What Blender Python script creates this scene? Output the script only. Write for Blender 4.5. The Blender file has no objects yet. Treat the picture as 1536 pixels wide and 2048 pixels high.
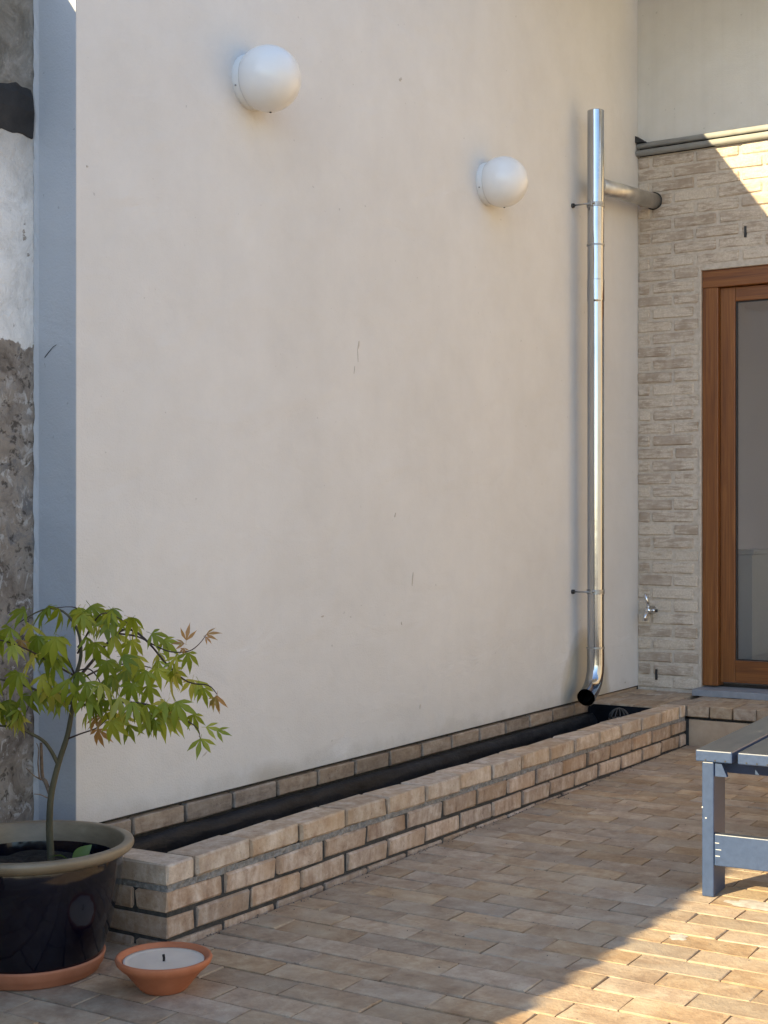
import bpy, bmesh, math, random
from mathutils import Vector, Matrix, noise as mnoise

rnd = random.Random(7)
SC = bpy.context.scene
COL = SC.collection
R = math.radians

# ------------------------------------------------------------------ camera, sky, sun, exposure
CAM_H, CAM_D, TH = 1.1, 2.87, R(32.1)
cam = bpy.data.cameras.new('camera')
cam.sensor_fit = 'AUTO'
cam.sensor_width = 36.0
cam.lens = 36.0 * 2850 / 2048
cam.shift_y = 21 / 2048
cam.clip_start = 0.05
cam.clip_end = 500
camo = bpy.data.objects.new('camera', cam)
COL.objects.link(camo)
camo.location = (0, -CAM_D, CAM_H)
camo.rotation_euler = (R(90), 0, TH - R(90))
SC.camera = camo

SUN_AZ, SUN_EL = R(20), R(25.3)          # azimuth measured from -X towards +Y
to_sun = Vector((-math.cos(SUN_AZ) * math.cos(SUN_EL), math.sin(SUN_AZ) * math.cos(SUN_EL), math.sin(SUN_EL)))
world = bpy.data.worlds.new('World')
SC.world = world
world.use_nodes = True
wn = world.node_tree
bg = wn.nodes['Background']
sky = wn.nodes.new('ShaderNodeTexSky')
sky.sky_type = 'NISHITA'
sky.sun_disc = False
sky.sun_elevation = SUN_EL
sky.sun_rotation = math.atan2(to_sun.x, to_sun.y)
sky.air_density = 1.0
sky.dust_density = 0.4
sky.ozone_density = 1.6
wn.links.new(sky.outputs[0], bg.inputs[0])
bg.inputs[1].default_value = 0.15
sun = bpy.data.lights.new('sun', 'SUN')
sun.energy = 5.0
sun.angle = R(0.5)
sun.color = (1.0, 0.81, 0.47)
suno = bpy.data.objects.new('sun', sun)
COL.objects.link(suno)
suno.rotation_euler = to_sun.to_track_quat('Z', 'Y').to_euler()
suno.location = (-4, 2, 6)
SC.view_settings.view_transform = 'Standard'
SC.view_settings.look = 'None'
SC.view_settings.gamma = 1.0
SC.view_settings.use_curve_mapping = False
SC.view_settings.exposure = 1.36
try:
    SC.cycles.max_bounces = 10
    SC.cycles.diffuse_bounces = 6
    SC.cycles.use_denoising = True
except Exception:
    pass

# ------------------------------------------------------------------ helpers
def tag(o, label=None, cat=None, group=None, kind=None):
    if label: o['label'] = label
    if cat: o['category'] = cat
    if group: o['group'] = group
    if kind: o['kind'] = kind
    return o

def link(name, data, parent=None, loc=None, rot=None):
    o = bpy.data.objects.new(name, data)
    COL.objects.link(o)
    if parent: o.parent = parent
    if loc is not None: o.location = loc
    if rot is not None: o.rotation_euler = rot
    return o

def empty(name, loc=(0, 0, 0), rot=(0, 0, 0)):
    o = link(name, None, None, loc, rot)
    o.empty_display_size = 0.1
    return o

class MB:
    """collects vertices and faces for one mesh"""
    def __init__(s): s.v, s.f, s.sm = [], [], []
    def add(s, vs, fs, smooth=False):
        b = len(s.v)
        s.v += [tuple(v) for v in vs]
        for f in fs:
            s.f.append(tuple(i + b for i in f)); s.sm.append(smooth)
        return s
    def box(s, x0, x1, y0, y1, z0, z1, c=0.0, M=None):
        """box with chamfered edges when c > 0"""
        bm = bmesh.new()
        bmesh.ops.create_cube(bm, size=1.0)
        for v in bm.verts:
            v.co = Vector(((x0 + x1) / 2 + v.co.x * (x1 - x0), (y0 + y1) / 2 + v.co.y * (y1 - y0), (z0 + z1) / 2 + v.co.z * (z1 - z0)))
        if c > 0:
            bmesh.ops.bevel(bm, geom=list(bm.edges), offset=c, segments=2, profile=0.5, affect='EDGES')
        if M is not None: bmesh.ops.transform(bm, matrix=M, verts=bm.verts)
        bm.verts.index_update()
        s.add([v.co.copy() for v in bm.verts], [[v.index for v in f.verts] for f in bm.faces])
        bm.free()
        return s
    def tube(s, pts, rads, n=10, cap=(True, True), smooth=True):
        pts = [Vector(p) for p in pts]
        if not hasattr(rads, '__len__'): rads = [rads] * len(pts)
        up = None; rings = []
        b = len(s.v)
        for i, p in enumerate(pts):
            t = (pts[min(i + 1, len(pts) - 1)] - pts[max(i - 1, 0)]).normalized()
            if up is None:
                up = Vector((0, 0, 1)) if abs(t.z) < 0.9 else Vector((1, 0, 0))
            a = (up - t * up.dot(t)).normalized(); c = t.cross(a); up = a
            rings.append([p + (a * math.cos(2 * math.pi * k / n) + c * math.sin(2 * math.pi * k / n)) * rads[i] for k in range(n)])
        vs = [v for r in rings for v in r]
        fs = []
        for i in range(len(pts) - 1):
            for k in range(n):
                fs.append((i * n + k, i * n + (k + 1) % n, (i + 1) * n + (k + 1) % n, (i + 1) * n + k))
        s.add(vs, fs, smooth)
        if cap[0]: s.add(rings[0], [tuple(reversed(range(n)))])
        if cap[1]: s.add(rings[-1], [tuple(range(n))])
        return s
    def lathe(s, prof, n=48, center=(0, 0, 0), smooth=True, axis='z', fn=None):
        """prof: list of (radius, height)"""
        cx, cy, cz = center
        vs = []
        for (r, h) in prof:
            for k in range(n):
                a = 2 * math.pi * k / n
                rr, hh = (r, h) if fn is None else fn(r, h, a)
                if axis == 'z': vs.append((cx + rr * math.cos(a), cy + rr * math.sin(a), cz + hh))
                elif axis == 'y': vs.append((cx + rr * math.cos(a), cy - hh, cz + rr * math.sin(a)))
                else: vs.append((cx - hh, cy + rr * math.cos(a), cz + rr * math.sin(a)))
        fs = []
        for i in range(len(prof) - 1):
            for k in range(n):
                fs.append((i * n + k, i * n + (k + 1) % n, (i + 1) * n + (k + 1) % n, (i + 1) * n + k))
        s.add(vs, fs, smooth)
        return s
    def mesh(s, name, mat):
        me = bpy.data.meshes.new(name)
        me.from_pydata(s.v, [], s.f)
        me.polygons.foreach_set('use_smooth', s.sm)
        me.materials.append(mat)
        bm = bmesh.new(); bm.from_mesh(me)
        bmesh.ops.remove_doubles(bm, verts=bm.verts, dist=1e-6)
        bmesh.ops.recalc_face_normals(bm, faces=bm.faces)
        bm.to_mesh(me); bm.free()
        return me
    def build(s, name, mat, parent=None, loc=None, rot=None):
        return link(name, s.mesh(name, mat), parent, loc, rot)

class NT:
    """small node-tree writer"""
    def __init__(s, name):
        s.m = bpy.data.materials.new(name); s.m.use_nodes = True
        s.t = s.m.node_tree; s.n = s.t.nodes; s.l = s.t.links
        s.p = s.n['Principled BSDF']
        s.oi = None
    def node(s, typ, **kw):
        n = s.n.new(typ)
        for k, v in kw.items(): setattr(n, k, v)
        return n
    def put(s, sock, v):
        if hasattr(v, 'links') or hasattr(v, 'is_linked'): s.l.new(v, sock)
        elif isinstance(v, tuple) and len(v) == 3 and sock.type == 'RGBA': sock.default_value = (*v, 1)
        else: sock.default_value = v
    def math(s, op, a, b=0.0, clamp=False):
        n = s.node('ShaderNodeMath', operation=op, use_clamp=clamp)
        s.put(n.inputs[0], a); s.put(n.inputs[1], b); return n.outputs[0]
    def mix(s, f, a, b, mode='MIX'):
        n = s.node('ShaderNodeMix', data_type='RGBA', blend_type=mode)
        s.put(n.inputs[0], f); s.put(n.inputs[6], a); s.put(n.inputs[7], b); return n.outputs[2]
    def objinfo(s):
        if s.oi is None: s.oi = s.node('ShaderNodeObjectInfo')
        return s.oi
    def coord(s, scale=(1, 1, 1), rand=False, kind='Object', loc=(0, 0, 0)):
        tc = s.node('ShaderNodeTexCoord'); mp = s.node('ShaderNodeMapping')
        s.l.new(tc.outputs[kind], mp.inputs[0]); mp.inputs['Scale'].default_value = scale
        mp.inputs['Location'].default_value = loc
        if rand:
            c = s.node('ShaderNodeCombineXYZ')
            r = s.objinfo().outputs['Random']
            s.put(c.inputs[0], s.math('MULTIPLY', r, 37.0)); s.put(c.inputs[1], s.math('MULTIPLY', r, 91.0)); s.put(c.inputs[2], s.math('MULTIPLY', r, 53.0))
            s.l.new(c.outputs[0], mp.inputs['Location'])
        return mp.outputs[0]
    def noise(s, vec, scale, detail=5, rough=0.55, dist=0.0):
        n = s.node('ShaderNodeTexNoise'); s.put(n.inputs['Vector'], vec)
        n.inputs['Scale'].default_value = scale; n.inputs['Detail'].default_value = detail
        n.inputs['Roughness'].default_value = rough; n.inputs['Distortion'].default_value = dist
        return n.outputs['Fac']
    def ramp(s, f, stops, interp='LINEAR'):
        n = s.node('ShaderNodeValToRGB'); s.put(n.inputs[0], f); n.color_ramp.interpolation = interp
        e = n.color_ramp.elements
        while len(e) < len(stops): e.new(0.5)
        for i, (p, c) in enumerate(stops):
            e[i].position = p; e[i].color = (*c, 1) if isinstance(c, tuple) else (c, c, c, 1)
        return n.outputs[0]
    def step(s, f, a, b):
        n = s.node('ShaderNodeMapRange'); s.put(n.inputs[0], f)
        n.inputs[1].default_value = a; n.inputs[2].default_value = b
        return n.outputs[0]
    def sep(s, vec):
        n = s.node('ShaderNodeSeparateXYZ'); s.put(n.inputs[0], vec); return n.outputs
    def bump(s, h, strength=0.3, dist=0.01):
        n = s.node('ShaderNodeBump'); n.inputs['Strength'].default_value = strength
        n.inputs['Distance'].default_value = dist; s.put(n.inputs['Height'], h)
        s.l.new(n.outputs[0], s.p.inputs['Normal']); return n
    def fin(s, col=None, rough=None, metal=None, spec=None):
        if col is not None: s.put(s.p.inputs['Base Color'], col)
        if rough is not None: s.put(s.p.inputs['Roughness'], rough)
        if metal is not None: s.put(s.p.inputs['Metallic'], metal)
        if spec is not None: s.p.inputs['Specular IOR Level'].default_value = spec
        return s.m

# ------------------------------------------------------------------ materials
def brick_mat(name, dark, mid, light, edge, streak=(6, 6, 30), edge_amt=0.5, rough=0.9, pits=1.0, var=0.35):
    t = NT(name)
    c = t.coord(rand=True)
    cs = t.coord(scale=streak, rand=True)
    n1 = t.noise(c, 16, 8, 0.66, 0.5)
    ng = t.noise(c, 62, 5, 0.7)
    n2 = t.noise(cs, 1.6, 4, 0.6, 0.2)
    n3 = t.noise(c, 90, 3, 0.6)
    col = t.ramp(t.math('ADD', t.math('MULTIPLY', n1, 0.42), t.math('ADD', t.math('MULTIPLY', n2, 0.36), t.math('MULTIPLY', ng, 0.22))), [(0.38, dark), (0.5, mid), (0.61, light)])
    big = t.noise(c, 5, 3, 0.5)
    col = t.mix(t.math('MULTIPLY', t.step(big, 0.48, 0.66), edge_amt), col, edge)
    if edge_amt > 0.5:
        gx, gy, gz_ = t.sep(t.coord(kind='Generated'))
        ax = t.math('ABSOLUTE', t.math('SUBTRACT', gx, 0.5)); az = t.math('ABSOLUTE', t.math('SUBTRACT', gz_, 0.5))
        em = t.math('MAXIMUM', t.math('MULTIPLY', ax, 1.0), t.math('MULTIPLY', az, 0.9))
        em = t.math('ADD', em, t.math('MULTIPLY', t.math('SUBTRACT', t.noise(c, 26, 4, 0.65), 0.5), 0.45))
        col = t.mix(t.math('MULTIPLY', t.step(em, 0.36, 0.52), 0.55), col, tuple(0.72 * q for q in edge))
    pit = t.step(n3, 0.27, 0.36)
    col = t.mix(t.math('MULTIPLY', t.math('SUBTRACT', 1.0, pit), 0.55 * pits), col, tuple(x * 0.35 for x in dark))
    r = t.objinfo().outputs['Random']
    v = t.math('ADD', t.math('MULTIPLY', r, var), 1.0 - var / 2)
    hs = t.node('ShaderNodeHueSaturation')
    t.put(hs.inputs['Value'], v); t.put(hs.inputs['Color'], col)
    t.put(hs.inputs['Saturation'], t.math('ADD', t.math('MULTIPLY', t.math('FRACT', t.math('MULTIPLY', r, 17.3)), 0.3), 0.85))
    h = t.math('ADD', t.math('MULTIPLY', n1, 0.6), t.math('ADD', t.math('MULTIPLY', n2, 0.5), t.math('MULTIPLY', n3, 0.35)))
    t.bump(h, 0.7, 0.008)
    return t.fin(hs.outputs[0], rough, spec=0.25)

M = {}
M['planter_brick'] = brick_mat('planter_brick', (0.28, 0.195, 0.145), (0.45, 0.35, 0.275), (0.60, 0.51, 0.43), (0.38, 0.25, 0.155), edge_amt=0.55, streak=(22, 22, 5), var=0.4)
M['coping_brick'] = brick_mat('coping_brick', (0.36, 0.26, 0.195), (0.51, 0.415, 0.325), (0.64, 0.555, 0.465), (0.43, 0.30, 0.19), edge_amt=0.55, streak=(14, 14, 6), var=0.28)
M['base_brick'] = brick_mat('base_brick', (0.22, 0.165, 0.125), (0.33, 0.26, 0.2), (0.42, 0.35, 0.28), (0.24, 0.19, 0.15), edge_amt=0.5, var=0.35)
M['step_brick'] = brick_mat('step_brick', (0.25, 0.175, 0.12), (0.37, 0.285, 0.205), (0.45, 0.37, 0.28), (0.33, 0.25, 0.17), streak=(4, 14, 14), edge_amt=0.4, var=0.3)
M['paving_brick'] = brick_mat('paving_brick', (0.27, 0.185, 0.122), (0.375, 0.272, 0.182), (0.465, 0.365, 0.255), (0.45, 0.375, 0.285), streak=(9, 6.5, 9), edge_amt=0.5, rough=0.8, pits=0.6, var=0.3)

def house_brick():
    t = NT('slurried_brick')
    c = t.coord(rand=True)
    cs = t.coord(scale=(8, 6, 34), rand=True)
    n1 = t.noise(c, 14, 5, 0.6)
    n2 = t.noise(cs, 2.1, 6, 0.68, 0.4)
    n3 = t.noise(c, 120, 3, 0.6)
    base = t.ramp(n1, [(0.3, (0.33, 0.26, 0.195)), (0.5, (0.40, 0.325, 0.255)), (0.7, (0.47, 0.395, 0.32))])
    cream = t.ramp(n3, [(0.3, (0.49, 0.41, 0.325)), (0.7, (0.64, 0.565, 0.47))])
    r = t.objinfo().outputs['Random']
    m = t.math('ADD', t.math('ADD', t.math('MULTIPLY', n2, 0.7), t.math('MULTIPLY', t.noise(c, 7, 4), 0.3)), t.math('MULTIPLY', t.math('SUBTRACT', r, 0.5), 0.16))
    col = t.mix(t.math('MULTIPLY', t.step(m, 0.43, 0.54), 0.9), base, cream)
    t.bump(t.math('ADD', t.math('MULTIPLY', n2, 1.0), t.math('MULTIPLY', n3, 0.3)), 0.6, 0.006)
    return t.fin(col, 0.92, spec=0.2)
M['house_brick'] = house_brick()

def simple(name, c1, c2, scale, rough=0.85, bump=0.3, bdist=0.004, detail=5, metal=None, spec=None, stretch=(1, 1, 1)):
    t = NT(name)
    c = t.coord(scale=stretch)
    n = t.noise(c, scale, detail, 0.6)
    if bump: t.bump(n, bump, bdist)
    return t.fin(t.ramp(n, [(0.3, c1), (0.7, c2)]), rough, metal, spec)
M['house_mortar'] = simple('house_mortar', (0.43, 0.365, 0.29), (0.58, 0.51, 0.43), 40, 0.95, 0.5)
M['dark_mortar'] = simple('dark_mortar', (0.028, 0.028, 0.027), (0.07, 0.067, 0.063), 60, 0.95, 0.6)
M['cap_mortar'] = simple('cap_mortar', (0.15, 0.145, 0.135), (0.33, 0.315, 0.295), 75, 0.95, 1.0, 0.01)
M['joint_sand'] = simple('joint_sand', (0.04, 0.03, 0.023), (0.10, 0.075, 0.055), 50, 0.95, 0.5)
M['riser'] = simple('riser_stone', (0.33, 0.235, 0.155), (0.45, 0.345, 0.24), 9, 0.85, 0.2)
M['bluestone'] = simple('bluestone', (0.20, 0.215, 0.24), (0.27, 0.285, 0.31), 16, 0.6, 0.1)
M['liner'] = simple('pond_liner', (0.005, 0.006, 0.0075), (0.014, 0.016, 0.020), 7, 0.5, 0.8, 0.015, spec=0.05)
M['black_plastic'] = simple('black_plastic', (0.02, 0.02, 0.021), (0.035, 0.035, 0.036), 20, 0.45, 0.05)
M['soil'] = simple('soil', (0.012, 0.010, 0.008), (0.035, 0.027, 0.02), 60, 0.95, 1.0, 0.02)
M['terracotta'] = simple('terracotta', (0.40, 0.125, 0.05), (0.50, 0.175, 0.08), 14, 0.8, 0.15, 0.002)
M['terracotta_pale'] = simple('terracotta_saucer', (0.37, 0.135, 0.07), (0.46, 0.195, 0.11), 14, 0.8, 0.15, 0.002)
M['wax'] = simple('candle_wax', (0.62, 0.53, 0.435), (0.69, 0.60, 0.50), 18, 0.5, 0.1, 0.002)
M['wax'].node_tree.nodes['Principled BSDF'].inputs['Subsurface Weight'].default_value = 0.3
M['wax'].node_tree.nodes['Principled BSDF'].inputs['Subsurface Radius'].default_value = (0.01, 0.008, 0.006)
M['wick'] = simple('burnt_wick', (0.01, 0.01, 0.01), (0.02, 0.018, 0.016), 90, 0.95, 0.3)
M['roof_tile'] = simple('roof_tile', (0.20, 0.07, 0.04), (0.30, 0.12, 0.07), 12, 0.8, 0.3)
M['bark'] = simple('maple_bark', (0.045, 0.042, 0.024), (0.115, 0.10, 0.055), 45, 0.8, 0.4, 0.003, stretch=(1, 1, 0.25))
M['twig'] = simple('dark_twig', (0.035, 0.022, 0.018), (0.07, 0.042, 0.03), 60, 0.75, 0.2)
M['dead_twig'] = simple('dead_twig', (0.10, 0.065, 0.045), (0.25, 0.185, 0.125), 60, 0.85, 0.3)
M['rubber'] = simple('dark_seal', (0.015, 0.015, 0.017), (0.03, 0.03, 0.03), 30, 0.6, 0.1)
M['room_wall'] = simple('room_wall', (0.62, 0.60, 0.69), (0.66, 0.64, 0.73), 3, 0.7, 0)
M['room_floor'] = simple('room_floor', (0.10, 0.10, 0.105), (0.15, 0.15, 0.155), 5, 0.4, 0)
M['cabinet'] = simple('white_cabinet', (0.60, 0.60, 0.62), (0.66, 0.66, 0.68), 3, 0.5, 0)
M['globe'] = simple('opal_globe', (0.76, 0.755, 0.74), (0.80, 0.795, 0.78), 6, 0.24, 0.02)
M['lamp_base'] = simple('white_lamp_base', (0.72, 0.72, 0.71), (0.76, 0.76, 0.75), 10, 0.45, 0)
M['scuff'] = simple('scuff', (0.42, 0.385, 0.345), (0.52, 0.485, 0.44), 80, 0.9, 0.3)
M['crack'] = simple('crack', (0.03, 0.03, 0.03), (0.05, 0.05, 0.05), 80, 0.9, 0)
M['tar'] = simple('black_tar', (0.008, 0.008, 0.009), (0.028, 0.026, 0.026), 14, 0.7, 0.8, 0.01)
M['zinc_dull'] = simple('dull_zinc', (0.42, 0.42, 0.415), (0.60, 0.60, 0.59), 14, 0.38, 0.1, 0.002, metal=0.85)
M['trim_metal'] = simple('grey_roof_edge', (0.28, 0.285, 0.28), (0.36, 0.365, 0.355), 12, 0.55, 0.05, metal=0.0)
M['bracket'] = simple('galvanised_bracket', (0.30, 0.30, 0.30), (0.42, 0.42, 0.42), 30, 0.4, 0.1, metal=0.9)
M['chrome'] = simple('tap_chrome', (0.62, 0.62, 0.62), (0.72, 0.72, 0.72), 20, 0.2, 0.0, metal=1.0)
M['facade'] = simple('sunny_facade', (0.60, 0.57, 0.52), (0.68, 0.65, 0.60), 2, 0.9, 0.1)
M['ground'] = simple('ground_sheet', (0.20, 0.155, 0.115), (0.30, 0.235, 0.175), 3, 0.95, 0.2)

def plaster(name, c1, c2, stains=False, streaks=0.0):
    t = NT(name)
    c = t.coord()
    n1 = t.noise(c, 1.3, 6, 0.6, 0.3)
    n2 = t.noise(c, 6, 5, 0.65)
    n3 = t.noise(c, 160, 4, 0.6)
    trow = t.noise(t.coord(scale=(3.5, 3.5, 0.35)), 1.0, 5, 0.6, 0.2)
    f = t.math('ADD', t.math('MULTIPLY', n1, 0.52), t.math('ADD', t.math('MULTIPLY', n2, 0.34), t.math('MULTIPLY', trow, 0.14)))
    col = t.ramp(f, [(0.34, c1), (0.66, c2)])
    if streaks:
        st = t.noise(t.coord(scale=(14, 14, 0.5)), 1.0, 4, 0.6)
        col = t.mix(t.math('MULTIPLY', t.step(st, 0.46, 0.68), streaks), col, tuple(x * 0.62 for x in c1))
    sp = t.noise(c, 42, 2, 0.5)
    col = t.mix(t.math('MULTIPLY', t.step(sp, 0.735, 0.76), 0.5), col, tuple(x * 0.6 for x in c1))
    if stains:                       # damp patch with a shape of its own round the foot of the downpipe, dirt along the lower edge
        x, y, z = t.sep(t.coord())
        wob = t.math('MULTIPLY', t.math('SUBTRACT', t.noise(c, 5, 5, 0.6), 0.5), 0.34)
        dx = t.math('DIVIDE', t.math('ABSOLUTE', t.math('SUBTRACT', x, 6.44)), 0.30)
        dz = t.math('DIVIDE', t.math('SUBTRACT', z, 0.238), 0.36)
        d = t.math('ADD', t.math('POWER', t.math('ADD', t.math('MULTIPLY', dx, dx), t.math('MULTIPLY', dz, dz)), 0.5), wob)
        m = t.math('SUBTRACT', 1.0, t.step(d, 0.80, 0.98))
        col = t.mix(t.math('MULTIPLY', m, 0.6), col, (0.40, 0.33, 0.20))
        ring = t.math('MULTIPLY', t.step(d, 0.84, 0.92), t.math('SUBTRACT', 1.0, t.step(d, 0.93, 1.02)))
        col = t.mix(t.math('MULTIPLY', ring, 0.14), col, (0.30, 0.25, 0.17))
        spl = t.math('MULTIPLY', t.math('SUBTRACT', 1.0, t.step(t.math('ADD', t.math('SUBTRACT', z, 0.238), t.math('MULTIPLY', t.math('SUBTRACT', n2, 0.5), 0.16)), 0.0, 0.05)), 0.25)
        col = t.mix(spl, col, (0.36, 0.33, 0.28))
        ex = t.math('DIVIDE', t.math('SUBTRACT', x, 3.87), 0.16); ez = t.math('DIVIDE', t.math('SUBTRACT', z, 0.245), 0.055)
        e = t.math('ADD', t.math('POWER', t.math('ADD', t.math('MULTIPLY', ex, ex), t.math('MULTIPLY', ez, ez)), 0.5), t.math('MULTIPLY', wob, 2.5))
        col = t.mix(t.math('MULTIPLY', t.math('SUBTRACT', 1.0, t.step(e, 0.3, 1.1)), 0.4), col, (0.34, 0.29, 0.22))
    tr = t.noise(t.coord(scale=(1.0, 1.0, 1.6)), 3.2, 3, 0.5, 0.8)
    t.bump(t.math('ADD', t.math('MULTIPLY', n3, 0.5), t.math('ADD', n2, t.math('MULTIPLY', tr, 2.4))), 0.42, 0.008)
    return t.fin(col, 0.92, spec=0.2)
M['plaster'] = plaster('cream_render', (0.615, 0.604, 0.59), (0.70, 0.692, 0.682), stains=True)
M['plaster_upper'] = plaster('grey_render', (0.56, 0.545, 0.51), (0.66, 0.645, 0.61), streaks=0.1)
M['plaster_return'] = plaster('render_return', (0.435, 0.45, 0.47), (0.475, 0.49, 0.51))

def old_wall_mat():
    t = NT('old_wall')
    c = t.coord()
    x, y, z = t.sep(c)
    n1 = t.noise(c, 9, 7, 0.68, 0.6)
    n2 = t.noise(c, 34, 5, 0.65, 0.3)
    n3 = t.noise(t.coord(scale=(24, 24, 17)), 1.0, 6, 0.7, 0.9)
    low = t.ramp(n1, [(0.34, (0.12, 0.10, 0.085)), (0.46, (0.225, 0.195, 0.168)), (0.56, (0.30, 0.265, 0.23)), (0.66, (0.175, 0.17, 0.17))])
    flake = t.math('MULTIPLY', t.step(n3, 0.53, 0.60), t.step(t.noise(c, 6.5, 3), 0.38, 0.56))
    low = t.mix(t.math('MULTIPLY', flake, 0.85), low, (0.52, 0.51, 0.50))
    low = t.mix(t.math('MULTIPLY', t.math('SUBTRACT', 1.0, t.step(n2, 0.37, 0.43)), 0.75), low, (0.05, 0.042, 0.036))
    top = t.ramp(n1, [(0.3, (0.10, 0.095, 0.085)), (0.5, (0.17, 0.162, 0.145)), (0.72, (0.30, 0.29, 0.27))])
    top = t.mix(t.math('MULTIPLY', t.step(n2, 0.6, 0.7), 0.4), top, (0.42, 0.41, 0.39))
    whi = t.ramp(n1, [(0.28, (0.50, 0.50, 0.49)), (0.5, (0.72, 0.72, 0.71)), (0.7, (0.80, 0.80, 0.79))])
    spot = t.math('MULTIPLY', t.math('SUBTRACT', 1.0, t.step(n2, 0.29, 0.33)), 0.8)
    whi = t.mix(spot, whi, (0.22, 0.18, 0.14))
    wob = t.math('MULTIPLY', t.math('SUBTRACT', t.noise(c, 13, 6, 0.65), 0.5), 0.16)
    zz = t.math('ADD', z, wob)
    dirt = t.math('MULTIPLY', t.step(zz, 2.02, 2.20), 0.6)
    whi = t.mix(dirt, whi, (0.33, 0.31, 0.28))
    col = t.mix(t.step(zz, 1.606, 1.612), low, whi)
    col = t.mix(t.step(z, 2.27, 2.28), col, top)
    t.bump(t.math('ADD', n1, t.math('MULTIPLY', n2, 0.7)), 0.8, 0.012)
    return t.fin(col, 0.93, spec=0.15)
M['old_wall'] = old_wall_mat()

def wood_mat():
    t = NT('oiled_hardwood')
    geo = t.coord(scale=(30, 30, 1.1), rand=True)
    n = t.noise(geo, 1.6, 6, 0.62, 1.4)
    fine = t.noise(t.coord(scale=(150, 150, 5), rand=True), 1.0, 4, 0.6)
    col = t.ramp(n, [(0.3, (0.115, 0.036, 0.008)), (0.5, (0.19, 0.064, 0.013)), (0.7, (0.255, 0.098, 0.022))])
    col = t.mix(t.math('MULTIPLY', t.step(fine, 0.55, 0.72), 0.35), col, (0.09, 0.03, 0.012))
    t.bump(fine, 0.12, 0.002)
    return t.fin(col, 0.42)
M['wood'] = wood_mat()
def wood_h():
    m = M['wood'].copy(); m.name = 'oiled_hardwood_rail'
    for n in m.node_tree.nodes:
        if n.type == 'MAPPING':
            s = n.inputs['Scale'].default_value
            n.inputs['Scale'].default_value = (s[0], s[2], s[0])
    return m
M['wood_h'] = wood_h()

def bench_mat():
    t = NT('weathered_grey_paint')
    c = t.coord(scale=(1.2, 20, 20), rand=True)
    n = t.noise(c, 3, 6, 0.65, 0.4)
    w = t.noise(t.coord(scale=(3, 9, 9), rand=True), 3, 6, 0.7)
    col = t.ramp(n, [(0.3, (0.028, 0.050, 0.112)), (0.7, (0.040, 0.068, 0.145))])
    geo = t.node('ShaderNodeNewGeometry')
    top = t.step(t.sep(geo.outputs['Normal'])[2], 0.75, 0.9)
    col = t.mix(top, col, t.ramp(w, [(0.35, (0.036, 0.047, 0.068)), (0.6, (0.055, 0.066, 0.085)), (0.72, (0.13, 0.14, 0.155))]))
    t.bump(n, 0.15, 0.002)
    return t.fin(col, 0.38)
M['bench'] = bench_mat()
M['bench_wear'] = simple('bare_edge', (0.55, 0.56, 0.57), (0.68, 0.69, 0.70), 30, 0.5, 0.2)

def steel_mat():
    t = NT('bright_zinc')
    n = t.noise(t.coord(scale=(12, 12, 1.5)), 2.2, 4, 0.6)
    n2 = t.noise(t.coord(), 3.5, 4, 0.6)
    t.bump(n2, 0.06, 0.02)
    return t.fin(t.ramp(n, [(0.3, (0.40, 0.415, 0.44)), (0.7, (0.52, 0.53, 0.55))]), t.math('ADD', t.math('MULTIPLY', n, 0.14), 0.06), 1.0)
M['steel'] = steel_mat()

def glaze_mat():
    t = NT('navy_glaze')
    n = t.noise(t.coord(), 9, 4, 0.6)
    t.bump(t.noise(t.coord(), 7, 3, 0.5), 0.25, 0.02)
    return t.fin(t.ramp(n, [(0.3, (0.0014, 0.0017, 0.005)), (0.7, (0.003, 0.0036, 0.0105))]), 0.1)
M['glaze'] = glaze_mat()
def rim_mat():
    t = NT('tan_glaze')
    n = t.noise(t.coord(scale=(1, 1, 3)), 10, 5, 0.6)
    return t.fin(t.ramp(n, [(0.3, (0.16, 0.12, 0.075)), (0.6, (0.245, 0.195, 0.13)), (0.75, (0.32, 0.265, 0.19))]), 0.4)
M['rim'] = rim_mat()

def leaf_mat(name, cols, trans=0.35):
    t = NT(name)
    r = t.objinfo().outputs['Random']
    n = t.noise(t.coord(), 18, 3, 0.5)
    col = t.ramp(t.math('ADD', t.math('MULTIPLY', r, 0.75), t.math('MULTIPLY', n, 0.25)), cols)
    t.fin(col, 0.42, spec=0.35)
    tr = t.node('ShaderNodeBsdfTranslucent'); mx = t.node('ShaderNodeMixShader')
    t.put(tr.inputs[0], t.mix(1.0, col, (1.9, 1.9, 1.0), 'MULTIPLY'))
    mx.inputs[0].default_value = trans
    out = t.n['Material Output']
    t.l.new(t.p.outputs[0], mx.inputs[1]); t.l.new(tr.outputs[0], mx.inputs[2]); t.l.new(mx.outputs[0], out.inputs[0])
    return t.m
M['leaf'] = leaf_mat('green_leaf', [(0.1, (0.125, 0.165, 0.016)), (0.4, (0.215, 0.25, 0.024)), (0.7, (0.30, 0.315, 0.042)), (0.92, (0.42, 0.36, 0.095))])
M['leaf_bronze'] = leaf_mat('bronze_leaf', [(0.1, (0.30, 0.18, 0.06)), (0.5, (0.36, 0.20, 0.09)), (0.9, (0.30, 0.24, 0.07))])
M['leaf_seedling'] = leaf_mat('seedling_leaf', [(0.1, (0.10, 0.16, 0.05)), (0.9, (0.14, 0.21, 0.06))], 0.2)

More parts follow.
